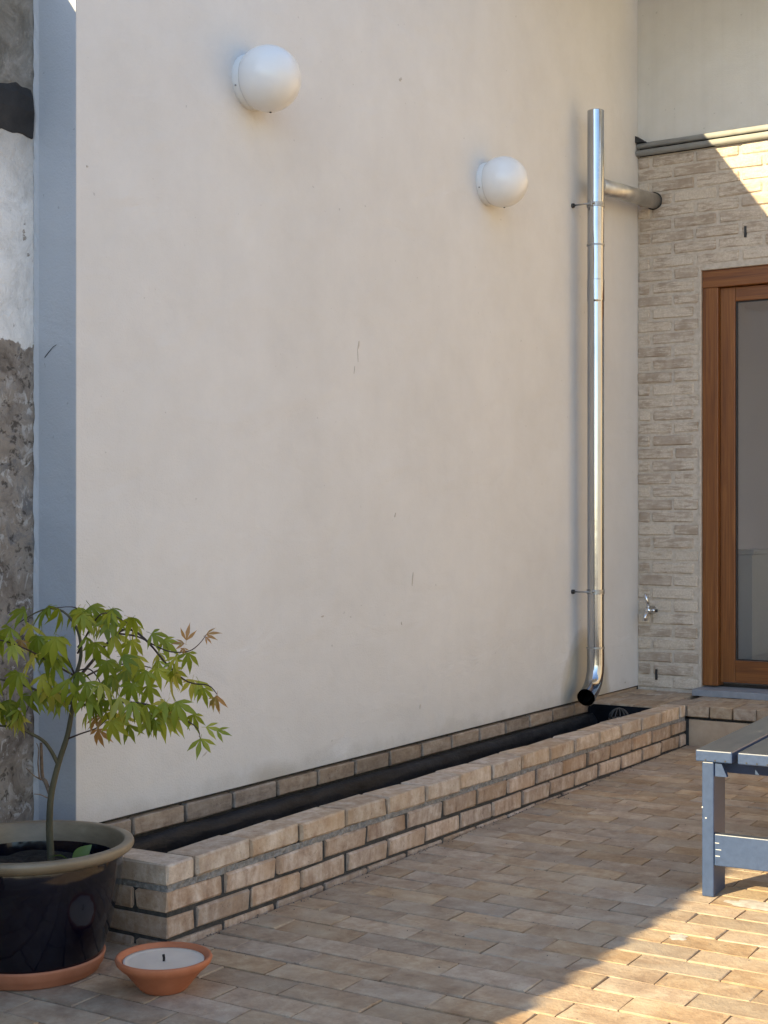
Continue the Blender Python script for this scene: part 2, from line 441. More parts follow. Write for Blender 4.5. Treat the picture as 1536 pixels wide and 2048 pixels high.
def glass_mat():
    t = NT('window_glass')
    g = t.node('ShaderNodeBsdfGlossy'); g.inputs['Roughness'].default_value = 0.0
    tr = t.node('ShaderNodeBsdfTransparent'); tr.inputs[0].default_value = (0.82, 0.84, 0.84, 1)
    fr = t.node('ShaderNodeFresnel'); fr.inputs[0].default_value = 1.5
    mx = t.node('ShaderNodeMixShader')
    t.l.new(t.math('MULTIPLY', fr.outputs[0], 1.7, True), mx.inputs[0])
    t.l.new(tr.outputs[0], mx.inputs[1]); t.l.new(g.outputs[0], mx.inputs[2])
    t.l.new(mx.outputs[0], t.n['Material Output'].inputs[0])
    return t.m
M['glass'] = glass_mat()

def fabric_mat():
    t = NT('blocker_fabric')
    n = t.noise(t.coord(), 60, 2)
    col = t.ramp(n, [(0.3, (0.62, 0.62, 0.60)), (0.7, (0.68, 0.68, 0.66))])
    t.fin(col, 0.9)
    tr = t.node('ShaderNodeBsdfTranslucent'); mx = t.node('ShaderNodeMixShader')
    t.put(tr.inputs[0], (0.55, 0.55, 0.54)); mx.inputs[0].default_value = 0.35
    t.l.new(t.p.outputs[0], mx.inputs[1]); t.l.new(tr.outputs[0], mx.inputs[2]); t.l.new(mx.outputs[0], t.n['Material Output'].inputs[0])
    return t.m
M['fabric'] = fabric_mat()

# ------------------------------------------------------------------ brick pieces
_bc = {}
def brick_mesh(L, W, H, mat, nvar=5, c=0.0045, jit=0.0016):
    """chamfered, slightly irregular brick; alike bricks share a mesh"""
    k = (round(L, 3), round(W, 3), round(H, 3), mat.name, rnd.randrange(nvar))
    if k in _bc: return _bc[k]
    bm = bmesh.new()
    bmesh.ops.create_cube(bm, size=1.0)
    for v in bm.verts: v.co = Vector((v.co.x * L, v.co.y * W, v.co.z * H))
    bmesh.ops.bevel(bm, geom=list(bm.edges), offset=min(c, 0.3 * min(L, W, H)), segments=1, affect='EDGES')
    for v in bm.verts: v.co += Vector((rnd.uniform(-jit, jit), rnd.uniform(-jit, jit), rnd.uniform(-jit, jit)))
    me = bpy.data.meshes.new('brick')
    bm.to_mesh(me); bm.free()
    me.materials.append(mat)
    _bc[k] = me
    return me

def brick(parent, x0, x1, y0, y1, z0, z1, mat, name='brick', jit=0.0016, c=0.0045, tilt=0.004):
    """y here is the distance out of the plaster wall (world -Y)"""
    me = brick_mesh(x1 - x0, y1 - y0, z1 - z0, mat, jit=jit, c=c)
    o = link(name, me, parent, ((x0 + x1) / 2, -(y0 + y1) / 2, (z0 + z1) / 2))
    o.rotation_euler = (rnd.uniform(-tilt, tilt), rnd.uniform(-tilt, tilt) * 0.6, rnd.uniform(-tilt, tilt))
    return o

def gz(X): return 0.028 - 0.0079 * (6.6 - min(X, 6.6))       # the paving falls slightly away from the house

# ------------------------------------------------------------------ ground and paving
g = MB()
S = 120
g.add([(-S, -S, gz(-S) - 0.02), (6.6, -S, 0.008), (S, -S, 0.008), (S, S, 0.008), (6.6, S, 0.008), (-S, S, gz(-S) - 0.02)], [(0, 1, 4, 5), (1, 2, 3, 4)])
for i, v in enumerate(g.v):
    if v[0] < 0: g.v[i] = (v[0], v[1], -0.065)
g.v = []; g.f = []; g.sm = []
g.add([(-S, -S, -0.12), (S, -S, -0.12), (S, S, -0.12), (-S, S, -0.12)], [(0, 1, 2, 3)])
tag(g.build('ground', M['ground']), kind='structure')

PX0, PX1, PY1 = -1.0, 6.6, 3.6
g = MB()
g.add([(PX0, 0.16, gz(PX0) - 0.007), (PX1, 0.16, gz(PX1) - 0.007), (PX1, -PY1, gz(PX1) - 0.007), (PX0, -PY1, gz(PX0) - 0.007),
       (PX0, 0.16, -0.2), (PX1, 0.16, -0.2), (PX1, -PY1, -0.2), (PX0, -PY1, -0.2)],
      [(0, 1, 2, 3), (4, 5, 6, 7), (0, 1, 5, 4), (1, 2, 6, 5), (2, 3, 7, 6), (3, 0, 4, 7)])
paving = tag(g.build('paving', M['joint_sand']), 'courtyard paving of worn tan bricks laid in running bond', None, None, 'structure')
def project(p):
    dx, dy, dz = p[0], p[1] + CAM_D, p[2] - CAM_H
    F = math.cos(TH) * dx + math.sin(TH) * dy; Rr = math.sin(TH) * dx - math.cos(TH) * dy
    if F <= 0.05: return None
    return 768 + 2850 * Rr / F, 1045 - 2850 * dz / F, F
cells = []
row = 0
X = PX1 - 0.002
while X > PX0 + 0.12:
    w = 0.099 + rnd.uniform(-0.002, 0.002)
    x1, x0 = X, X - w
    ystart = 0.458 if x0 > 2.80 else -0.155
    y = ystart - (0.0 if row % 2 else 0.115) + rnd.uniform(-0.012, 0.012)
    while y < PY1 - 0.1:
        L = 0.2285 + rnd.uniform(-0.004, 0.004)
        a, b = max(y, ystart), min(y + L, PY1)
        if b - a > 0.03: cells.append((x0, x1, a, b))
        y += L + 0.0032
    X = x0 - 0.0055 - rnd.uniform(0, 0.0025)
    row += 1
vis, rest = [], []
for c in cells:
    cx, cy = (c[0] + c[1]) / 2, -(c[2] + c[3]) / 2
    p = project((cx, cy, gz(cx)))
    if p and -90 < p[0] < 1620 and p[1] < 2150: vis.append((p[2], c))
    else: rest.append(c)
vis.sort(key=lambda t: t[0])
rest += [c for d, c in vis[299:]]
SLOPE = -math.atan(0.0079)
def pave(c):
    cx, cy = (c[0] + c[1]) / 2, -(c[2] + c[3]) / 2
    return Vector((cx, cy, gz(cx) - 0.0275 + rnd.uniform(-0.0009, 0.0007))), (rnd.uniform(-0.0025, 0.0025), SLOPE + rnd.uniform(-0.004, 0.004), rnd.uniform(-0.006, 0.006))
def pqz(v, q): return round(v / q) * q
for d, c in vis[:299]:
    loc, rot = pave(c)
    me = brick_mesh(pqz(c[1] - c[0], 0.002), pqz(c[3] - c[2], 0.004), 0.054, M['paving_brick'], nvar=4, c=0.002, jit=0.0016)
    link('paving_brick', me, paving, loc, rot)
mb = MB()
for c in rest:
    loc, rot = pave(c)
    Mx = Matrix.Translation(loc) @ Matrix.Rotation(rot[1], 4, 'Y')
    mb.box(-(c[1] - c[0]) / 2, (c[1] - c[0]) / 2, -(c[3] - c[2]) / 2, (c[3] - c[2]) / 2, -0.027, 0.027, 0, Mx)

def pave_far_mat():
    t = NT('paving_far')
    n = t.noise(t.coord(), 3.1, 3, 0.5)
    n1 = t.noise(t.coord(scale=(9, 6.5, 9)), 1.2, 5, 0.6)
    geo = t.node('ShaderNodeNewGeometry')
    f = t.math('ADD', t.math('MULTIPLY', geo.outputs['Random Per Island'], 0.55), t.math('MULTIPLY', n1, 0.45))
    col = t.ramp(f, [(0.2, (0.27, 0.185, 0.122)), (0.5, (0.365, 0.265, 0.178)), (0.8, (0.455, 0.36, 0.255))])
    t.bump(n1, 0.4, 0.005)
    return t.fin(col, 0.82, spec=0.25)
M['pave_far'] = pave_far_mat()
tag(mb.build('paving_brick', M['pave_far'], paving), kind='stuff')
# white efflorescence patches on three of the bricks (thin crust with its own outline)
def blotch(cx, cy, rx, ry, name, parent, mat, z, seed):
    rr = random.Random(seed); n = 22
    vs = [(cx, cy, z + 0.001)]
    for k in range(n):
        a = 2 * math.pi * k / n; q = rr.uniform(0.72, 1.12)
        vs.append((cx + rx * q * math.cos(a), cy + ry * q * math.sin(a), z))
    b = MB(); b.add(vs, [(0, 1 + k, 1 + (k + 1) % n) for k in range(n)])
    return b.build(name, mat, parent)
M['efflorescence'] = simple('efflorescence', (0.36, 0.31, 0.26), (0.56, 0.53, 0.48), 38, 0.95, 0.4)

# ------------------------------------------------------------------ plaster wall
pw = MB()
ZB, WT = 0.238, 3.61
out = [(2.943, ZB), (7.2, ZB), (7.2, 4.4), (6.10, 4.4), (6.10, WT), (2.943, WT)]
pw.add([(x, 0.0, z) for x, z in out] + [(x, 0.155, z) for x, z in out], [tuple(range(6)), tuple(range(11, 5, -1))] + [(k, (k + 1) % 6, 6 + (k + 1) % 6, 6 + k) for k in range(6)])
plaster_wall = tag(pw.build('rendered_wall', M['plaster']), 'long pale cream rendered wall carrying the two globe lamps', 'wall')
# blue grey return face: a thin coat on the near end, with a ragged lip against the old wall
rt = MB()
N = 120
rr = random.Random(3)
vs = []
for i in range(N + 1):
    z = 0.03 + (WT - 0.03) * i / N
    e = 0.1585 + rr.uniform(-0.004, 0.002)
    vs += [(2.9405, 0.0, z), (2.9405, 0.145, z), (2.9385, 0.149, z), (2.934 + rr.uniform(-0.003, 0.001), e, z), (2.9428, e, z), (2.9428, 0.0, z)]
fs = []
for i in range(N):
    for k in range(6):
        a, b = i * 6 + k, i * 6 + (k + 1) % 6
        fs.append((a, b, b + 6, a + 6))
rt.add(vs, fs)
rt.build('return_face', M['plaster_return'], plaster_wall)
pl = MB(); pl.box(2.952, 7.3, 0.02, 0.155, 0.0, ZB - 0.0005)
pl.build('plinth', M['dark_mortar'], plaster_wall)
pl = MB(); pl.box(6.464, 7.097, 0.004, 0.0195, 0.19, ZB - 0.007)
pl.build('skirting', M['riser'], plaster_wall)
zt = ZB - 0.012
jx = 3.414 - 0.24 * 3
while jx < 6.5:
    x0, x1 = max(jx + 0.006, 2.953), min(jx + 0.234, 6.458)
    if x1 - x0 > 0.03: brick(plaster_wall, x0, x1, -0.05, 0.003, zt - 0.054, zt, M['base_brick'], jit=0.002)
    jx += 0.24
# scuffs and specks
sc = MB()
def sliver(mbx, X, z, w, h, ang, t=0.0012):
    ca, sa = math.cos(ang), math.sin(ang)
    pts = []
    for k in range(9):
        a = 2 * math.pi * k / 9
        u, v = math.cos(a) * w / 2 * (1 + 0.3 * math.sin(3 * a + X * 9)), math.sin(a) * h / 2
        pts.append((X + u * ca - v * sa, z + u * sa + v * ca))
    vs = [(p[0], -t, p[1]) for p in pts] + [(p[0], 0.002, p[1]) for p in pts]
    mbx.add(vs, [tuple(range(9))] + [(k, (k + 1) % 9, 9 + (k + 1) % 9, 9 + k) for k in range(9)])
for X, z, w, h, a in ((4.398, 1.754, 0.008, 0.034, -0.25), (4.393, 1.715, 0.003, 0.05, 0.1), (4.785, 0.879, 0.007, 0.055, -0.15), (4.691, 2.808, 0.014, 0.012, 0), (4.70, 2.815, 0.006, 0.012, 0.5),
                      (4.165, 0.767, 0.018, 0.006, 0.1), (4.702, 0.71, 0.006, 0.014, 0.3), (4.843, 0.373, 0.007, 0.02, -0.2), (3.511, 0.369, 0.026, 0.005, 0.5), (4.655, 1.129, 0.006, 0.02, -0.4), (2.985, 2.113, 0.008, 0.006, 0), (4.37, 1.66, 0.003, 0.03, -0.2), (6.93, 0.27, 0.012, 0.008, 0)):
    sliver(sc, X, z, w, h, a)
tag(sc.build('scuff_marks', M['scuff'], plaster_wall), kind='stuff')
ck = MB()
def crk(pts, w):
    vs = []
    for (y, z), ww in zip(pts, w): vs += [(2.9395, y, z - ww), (2.9395, y, z + ww)]
    ck.add(vs, [(2 * i, 2 * i + 2, 2 * i + 3, 2 * i + 1) for i in range(len(pts) - 1)])
# y in world: px 92..117 of the return
crk([(0.118, 1.545), (0.121, 1.556), (0.121, 1.572), (0.112, 1.580), (0.100, 1.590), (0.088, 1.600), (0.074, 1.606)], [0.001, 0.002, 0.0025, 0.0022, 0.002, 0.0015, 0.0008])
ck.build('hairline_crack', M['crack'], plaster_wall)

# ------------------------------------------------------------------ old wall behind, with tar band
ow = MB()
x0, x1, z0, z1 = 0.9, 2.941, -0.02, 2.76
nx, nz = 74, 104
def odisp(x, z):
    p = Vector((x * 7, 0.3, z * 7))
    d = 0.006 * mnoise.fractal(p, 0.9, 2.1, 5) + 0.003 * mnoise.noise(p * 5)
    for zj in (0.24, 0.42, 0.60, 0.80, 1.0, 1.24, 1.42):
        k = abs(z - zj + 0.008 * mnoise.noise(Vector((x * 5, zj, 0))))
        if k < 0.018: d -= 0.008 * (1 - k / 0.018)
    if 1.61 < z < 2.27: d = 0.35 * d + 0.004
    return d
vs = [(x0 + (x1 - x0) * i / nx, 0.160 - odisp(x0 + (x1 - x0) * i / nx, z0 + (z1 - z0) * j / nz) * (0 if j in (0, nz) or i in (0, nx) else 1), z0 + (z1 - z0) * j / nz) for j in range(nz + 1) for i in range(nx + 1)]
fs = [(j * (nx + 1) + i, j * (nx + 1) + i + 1, (j + 1) * (nx + 1) + i + 1, (j + 1) * (nx + 1) + i) for j in range(nz) for i in range(nx)]
ow.add(vs, fs, True)
b = 0.46
ow.add([(x0, 0.16, z0), (x1, 0.16, z0), (x1, 0.16, z1), (x0, 0.16, z1), (x0, b, z0), (x1, b, z0), (x1, b, z1), (x0, b, z1)],
       [(4, 5, 6, 7), (0, 1, 5, 4), (1, 2, 6, 5), (2, 3, 7, 6), (3, 0, 4, 7)])
old_wall = tag(ow.build('old_wall', M['old_wall']), 'old peeling grey wall with a black tar band behind the maple', 'wall')
tb = MB()
n = 90
vs = []
rr = random.Random(12)
for i in range(n + 1):
    x = 1.2 + (2.926 - 1.2) * i / n
    zl = 2.199 + 0.006 * mnoise.noise(Vector((x * 45, 1, 0))) + rr.uniform(-0.003, 0.003)
    zh = 2.347 + 0.009 * mnoise.noise(Vector((x * 40, 5, 0))) + rr.uniform(-0.003, 0.003)
    ym = 0.147
    vs += [(x, 0.163, zl), (x, ym + 0.006, zl + 0.004), (x, ym + 0.004 * mnoise.noise(Vector((x * 9, 2, 0))), (zl + zh) / 2), (x, ym + 0.005, zh - 0.03), (x, 0.163, zh)]
fs = [(i * 5 + k, i * 5 + k + 1, i * 5 + 6 + k, i * 5 + 5 + k) for i in range(n) for k in range(4)]
fs += [(0, 1, 2, 3, 4), tuple(n * 5 + k for k in (4, 3, 2, 1, 0))]
tb.add(vs, fs)
tb.build('tar_band', M['tar'], old_wall)

# lower garden wall running on behind the viewer, with a pantile coping (its eave throws the saw-tooth shadow)
gw = MB()
gw.box(-9.0, 0.898, 0.16, 0.42, -0.12, 1.90)
garden_wall = tag(gw.build('garden_wall', M['old_wall']), 'low garden wall capped with red pantiles, out of view to the left', 'wall')
cp = MB()
def pan(t):
    t = t % 1.0
    return 0.068 * math.sin(math.pi * t / 0.5) if t < 0.5 else 0.0
PH = 0.0
LPH = 0.05
step = 0.02
n = int((0.9 + 9.0) / step)
vs = []
for i in range(n + 1):
    x = -9.0 + i * step
    h = pan((x - PH) / 0.2)
    for (yy, zz) in ((0.06, 2.00), (0.30, 2.15), (0.30, 2.135), (0.06, 1.985)): vs.append((x, yy, zz + h))
fs = [(i * 4 + k, i * 4 + (k + 1) % 4, i * 4 + 4 + (k + 1) % 4, i * 4 + 4 + k) for i in range(n) for k in range(4)]
cp.add(vs, fs, True)
cp.box(-9.0, 0.9, 0.163, 0.40, 1.9005, 1.97)
cp.build('pantile_coping', M['roof_tile'], garden_wall)

# side wall added out of view to sharpen the saw-tooth shadow edge
lw = MB(); lw.box(-3.4, 1.70, -0.52, -0.22, -0.12, 1.06)
shadow_wall = tag(lw.build('shadow_wall', M['old_wall']), 'waist high wall with red pantiles, unseen, added to sharpen the shadow edge', 'wall')
lc = MB(); EY, EZ = -0.62, 1.072
n = int(5.16 / step)
vs = []
for i in range(n + 1):
    x = -3.43 + i * step
    h = pan((x - LPH) / 0.19)
    for (yy, zz) in ((EY, EZ), (-0.18, EZ + 0.17), (-0.18, EZ + 0.15), (EY, EZ - 0.012)): vs.append((x, yy, zz + h))
lc.add(vs, [(i * 4 + k, i * 4 + (k + 1) % 4, i * 4 + 4 + (k + 1) % 4, i * 4 + 4 + k) for i in range(n) for k in range(4)], True)
lc.box(-3.4, 1.70, -0.50, -0.24, 1.0605, 1.10)
lc.build('pantile_coping', M['roof_tile'], shadow_wall)

# ------------------------------------------------------------------ brick house on the right
HX = 7.1
DY0, DY1, DZ0, DZ1 = 0.345, 1.40, 0.256, 2.40
def ybox(mbx, xa, xb, ya, yb, za, zb, c=0.0): return mbx.box(xa, xb, -yb, -ya, za, zb, c)
hs = MB()
ybox(hs, HX + 0.004, HX + 0.25, 0.0005, DY0, 0.0, 3.03)
ybox(hs, HX + 0.004, HX + 0.25, DY0, DY1, DZ1 + 0.004, 3.03)
ybox(hs, HX + 0.004, HX + 0.25, DY1, 5.4, 0.0, 3.03)
ybox(hs, HX + 0.004, HX + 0.25, DY0, DY1, 0.0, 0.20)
house = tag(hs.build('brick_house', M['house_mortar']), 'lime washed brick house front with a wooden glazed door', 'house')
hb_far = MB()
zc = 0.234
k = 0
H_, G_ = 0.055, 0.0117
while zc + H_ < 3.04:
    j0 = 0.075 if k % 2 else 0.195
    y = j0 - 0.24
    while y < 5.3:
        a, b2 = max(y + 0.006, 0.003), y + 0.234
        segs = [(a, b2)]
        if zc < DZ1 + 0.004 and zc + H_ > 0.2:
            if a < DY0 - 0.012 and b2 > DY0 - 0.012: segs = [(a, DY0 - 0.012)]
            elif a >= DY0 - 0.012 and b2 <= DY1 + 0.012: segs = []
            elif a < DY1 + 0.012 and b2 > DY1 + 0.012: segs = [(DY1 + 0.012, b2)]
        for (a, b2) in segs:
            if b2 - a < 0.02: continue
            if a < 0.80:
                brick(house, HX - rnd.uniform(0.0005, 0.004), HX + 0.05, pqz(a + rnd.uniform(-0.002, 0.005), 0.003), pqz(b2 - rnd.uniform(-0.002, 0.005), 0.003), zc + rnd.uniform(-0.0008, 0.0008), zc + H_ + rnd.uniform(-0.0015, 0.0005), M['house_brick'], jit=0.003, c=0.006, tilt=0.004)
            else:
                ybox(hb_far, HX - 0.002, HX + 0.05, a, b2, zc, zc + H_)
        y += 0.24
    zc += H_ + G_
    k += 1
tag(hb_far.build('brick', M['house_brick'], house), kind='stuff')
wh = MB()
for (y, z) in ((0.582, 2.577), (0.106, 0.304)):
    ybox(wh, HX - 0.006, HX + 0.01, y - 0.006, y + 0.006, z - 0.028, z + 0.026)
for i, (y, z) in enumerate(((0.582, 2.577), (0.106, 0.304))):
    w2 = MB(); ybox(w2, HX - 0.007, HX + 0.01, y - 0.0055, y + 0.0055, z - 0.03, z + 0.026)
    w2.build('weep_vent', M['rubber'], house)
up = MB(); ybox(up, HX, HX + 0.25, 0.0005, 5.4, 3.10, 4.4)
up.build('upper_wall', M['plaster_upper'], house)
fr = MB(); ybox(fr, HX + 0.03, HX + 0.2, 0.0005, 5.4, 3.035, 3.0985)
rt = fr.build('roof_edge', M['rubber'], house)
for (zc, rr_, xo) in ((3.085, 0.0155, -0.012), (3.046, 0.0165, -0.020)):
    tb = MB(); tb.tube([(HX + xo, -0.004, zc), (HX + xo, -5.4, zc)], rr_, 16)
    tb.build('edge_tube', M['trim_metal'], rt)
ec = MB(); ec.add([(HX - 0.04, -0.002, 3.10), (HX - 0.04, -0.055, 3.10), (HX - 0.04, -0.002, 3.135), (HX, -0.002, 3.10), (HX, -0.06, 3.10), (HX, -0.002, 3.14)],
                  [(0, 1, 2), (3, 5, 4), (0, 3, 4, 1), (1, 4, 5, 2), (2, 5, 3, 0)])
ec.build('edge_seal', M['rubber'], house)
# mortar fillet round the door
mf = MB()
ybox(mf, HX - 0.001, HX + 0.06, DY0 - 0.010, DY0 + 0.003, 0.2, DZ1 + 0.012, 0.002)
ybox(mf, HX - 0.002, HX + 0.06, DY0 + 0.0035, DY1, DZ1 + 0.0005, DZ1 + 0.012, 0.002)
mf.build('door_fillet', M['house_mortar'], house)
# door
FX = HX + 0.014
df = MB()
ybox(df, FX, FX + 0.09, DY0 + 0.004, DY0 + 0.088, DZ0 + 0.004, DZ1 - 0.0905, 0.004)
door = df.build('door', M['wood'], house)
def dpart(name, xa, xb, ya, yb, za, zb, mat, c=0.003):
    m_ = MB(); ybox(m_, xa, xb, ya, yb, za, zb, c)
    o = m_.build(name, mat, door)
    return o
dpart('door_frame', FX, FX + 0.09, DY0 + 0.004, DY1, DZ1 - 0.09, DZ1, M['wood_h'])
dpart('door_frame', FX, FX + 0.09, DY1 - 0.084, DY1 - 0.001, DZ0 + 0.004, DZ1 - 0.0905, M['wood'])
SX = FX + 0.03
sy0, sy1, sz0, sz1 = DY0 + 0.0895, DY1 - 0.0855, DZ0 + 0.022, DZ1 - 0.093
dpart('stile', SX, SX + 0.055, sy0, sy0 + 0.078, sz0, sz1, M['wood'])
dpart('stile', SX, SX + 0.055, sy1 - 0.078, sy1, sz0, sz1, M['wood'])
dpart('rail', SX + 0.001, SX + 0.054, sy0 + 0.0782, sy1 - 0.0782, sz1 - 0.072, sz1 - 0.0003, M['wood_h'])
dpart('rail', SX + 0.001, SX + 0.054, sy0 + 0.0782, sy1 - 0.0782, sz0 + 0.0003, sz0 + 0.115, M['wood_h'])
gp = MB(); ybox(gp, SX + 0.024, SX + 0.030, sy0 + 0.079, sy1 - 0.079, sz0 + 0.116, sz1 - 0.073)
gp.build('glass_pane', M['glass'], door)
bd = MB()
ga, gb, gc, gd = sy0 + 0.0785, sy1 - 0.0785, sz0 + 0.1155, sz1 - 0.0725
ybox(bd, SX + 0.012, SX + 0.0235, ga, gb, gc, gc + 0.006); ybox(bd, SX + 0.012, SX + 0.0235, ga, gb, gd - 0.006, gd)
ybox(bd, SX + 0.012, SX + 0.0235, ga, ga + 0.006, gc + 0.0062, gd - 0.0062); ybox(bd, SX + 0.012, SX + 0.0235, gb - 0.006, gb, gc + 0.0062, gd - 0.0062)
bd.build('glazing_bead', M['rubber'], door)
hd = MB()
hd.tube([(SX - 0.001, -(sy1 - 0.04), 1.25), (SX - 0.045, -(sy1 - 0.04), 1.25), (SX - 0.05, -(sy1 - 0.06), 1.25), (SX - 0.05, -(sy1 - 0.16), 1.25)], 0.009, 10)
hd.build('door_handle', M['chrome'], door)
# threshold stone
ts = MB(); ybox(ts, HX - 0.125, HX + 0.08, DY0 - 0.002, 1.5, 0.2185, 0.252, 0.003)
ts.build('threshold', M['bluestone'], house)
# the room behind the glass
rm = MB()
ybox(rm, HX + 0.252, 11.0, 0.02, 0.06, 0.2, 3.0)
ybox(rm, 10.96, 11.06, 0.062, 4.0, 0.2, 3.0)
ybox(rm, HX + 0.252, 11.0, 0.062, 4.0, 2.75, 2.85)
ybox(rm, HX + 0.252, 10.95, 3.95, 4.05, 0.2, 0.6)
ri = rm.build('room', M['room_wall'], house)
rm = MB(); ybox(rm, HX + 0.252, 11.0, 0.062, 4.0, 0.15, 0.25)
rm.build('room_floor', M['room_floor'], ri)
cb = MB(); ybox(cb, 8.35, 8.9, 0.062, 0.22, 0.2505, 0.91, 0.004); ybox(cb, 8.34, 8.91, 0.063, 0.235, 0.9105, 0.935, 0.003)
tag(cb.build('cabinet', M['cabinet']), 'low white cabinet dimly seen through the door glass', 'cabinet')
# garden tap
tap = empty('garden_tap', (HX - 0.002, -0.083, 0.64))
tag(tap, 'small chrome garden tap on the brick wall beside the door', 'tap')
t_ = MB(); t_.lathe([(0.0, -0.004), (0.024, -0.004), (0.024, 0.006), (0.012, 0.012), (0.011, 0.04), (0.0165, 0.043), (0.0165, 0.068), (0.012, 0.073), (0.0, 0.073)], 20, axis='x')
t_.build('tap_body', M['chrome'], tap)
t_ = MB(); t_.tube([(-0.055, 0, -0.008), (-0.075, 0.004, -0.014), (-0.088, 0.006, -0.03), (-0.09, 0.006, -0.052)], [0.010, 0.011, 0.011, 0.012], 12)
t_.build('spout', M['chrome'], tap)
t_ = MB(); t_.tube([(-0.056, 0, 0.012), (-0.056, 0, 0.026)], 0.008, 10)
t_.tube([(-0.056, 0, 0.024), (-0.062, 0.004, 0.05), (-0.072, 0.012, 0.088)], [0.007, 0.009, 0.006], 10)
t_.build('tap_lever', M['chrome'], tap)
t_ = MB(); t_.tube([(-0.045, -0.012, 0.0), (-0.045, -0.034, 0.0)], [0.012, 0.009], 12)
t_.build('side_valve', M['chrome'], tap)
t_ = MB(); t_.tube([(-0.045, -0.034, 0.0), (-0.045, -0.046, 0.0)], 0.008, 10)
t_.build('valve_cap', M['rubber'], tap)

# unseen fabric awning, added above the frame to keep sun off the upper wall
aw = MB()
AZ, AX0, AX1 = 4.022, 5.25, 6.95
ybox(aw, AX0, AX1, -0.35, 4.2, AZ, AZ + 0.004)
blocker = tag(aw.build('sun_blocker', M['fabric']), 'unseen white fabric awning added to shade the upper wall, above the frame', 'sun blocker')
ap = MB()
ap.tube([(AX0, 0.35, AZ + 0.02), (AX0, -4.2, AZ + 0.02)], 0.018, 10)
ap.tube([(AX1, 0.35, AZ + 0.02), (AX1, -4.2, AZ + 0.02)], 0.018, 10)
for y in (-0.32, -2.2, -4.15): ap.tube([(AX0, y, AZ + 0.02), (HX + 0.02, y, AZ + 0.02)], 0.016, 10)
ap.build('blocker_frame', M['zinc_dull'], blocker)

# sunny house across the yard, behind the camera
oh = MB(); ybox(oh, -1.0, 16.0, 9.5, 10.2, -0.12, 5.2)
opp = tag(oh.build('opposite_house', M['facade']), 'pale sunlit house front across the courtyard, behind the viewer', 'house')

# unseen house block added far to the left to hide the low bright sky
nb = MB(); nb.box(-10.5, -8.0, -2.5, 14.0, -0.12, 4.9)
tag(nb.build('sky_blocker', M['facade']), 'plain unseen house block beyond the garden wall, added to block low sky', 'house')

# ------------------------------------------------------------------ patio step
ST = 0.218
stp = MB()
ybox(stp, 6.618, 7.098, 0.342, 5.4, 0.0, 0.150); ybox(stp, 6.462, 6.617, 0.0, 0.335, 0.0, 0.150)
ybox(stp, 6.6175, 7.098, 0.0, 0.3415, 0.0, 0.150)
stp.box(6.63, 7.098, -5.4, -0.46, 0.1505, ST - 0.008)
stp.box(6.475, 7.098, -0.335, 0.0, 0.1505, ST - 0.008)
step_o = tag(stp.build('brick_step', M['dark_mortar']), 'brick step in front of the wooden door, topped with headers', 'step')
sb_far = MB()
def sbrick(x0, x1, y0, y1):
    if y1 < 2.2: brick(step_o, x0, x1, y0, y1, ST - 0.055 + 0.0003, ST + rnd.uniform(-0.001, 0.002), M['step_brick'], c=0.004, tilt=0.003)
    else: ybox(sb_far, x0, x1, y0, y1, ST - 0.055, ST)
y = 0.4545
i = 0
while y < 5.3:
    sbrick(6.60, 6.828, pqz(y, 0.001), pqz(y, 0.001) + 0.108)
    o = y - 0.056
    if o > 0.35: sbrick(6.836, 7.06, pqz(o, 0.001), pqz(o, 0.001) + 0.108)
    y += 0.1135
    i += 1
for r_, x0 in enumerate((6.462, 6.694, 6.926)):
    y = 0.004 if r_ % 2 == 0 else -0.052
    while y < 0.33:
        a, b2 = max(y, 0.004), min(y + 0.108, 0.338 if x0 < 6.5 else (0.448 if x0 < 6.82 and False else 0.3405))
        if b2 - a > 0.02: brick(step_o, x0, min(x0 + 0.226, 7.096), a, b2, ST - 0.055, ST + rnd.uniform(-0.001, 0.002), M['step_brick'], c=0.004, tilt=0.003)
        y += 0.1135
y = 0.3445
brick(step_o, 6.606, 6.83, 0.346, 0.4505, ST - 0.0551, ST - 0.0005, M['step_brick'], c=0.004, tilt=0.001)
tag(sb_far.build('brick', M['step_brick'], step_o), kind='stuff')
y = 0.46
for wl in (0.40, 0.60, 0.60, 0.60, 0.6, 0.6):
    r_ = MB(); ybox(r_, 6.612, 6.64, y, y + wl - 0.004, 0.0, 0.150, 0.002)
    r_.build('riser_slab', M['riser'], step_o); y += wl

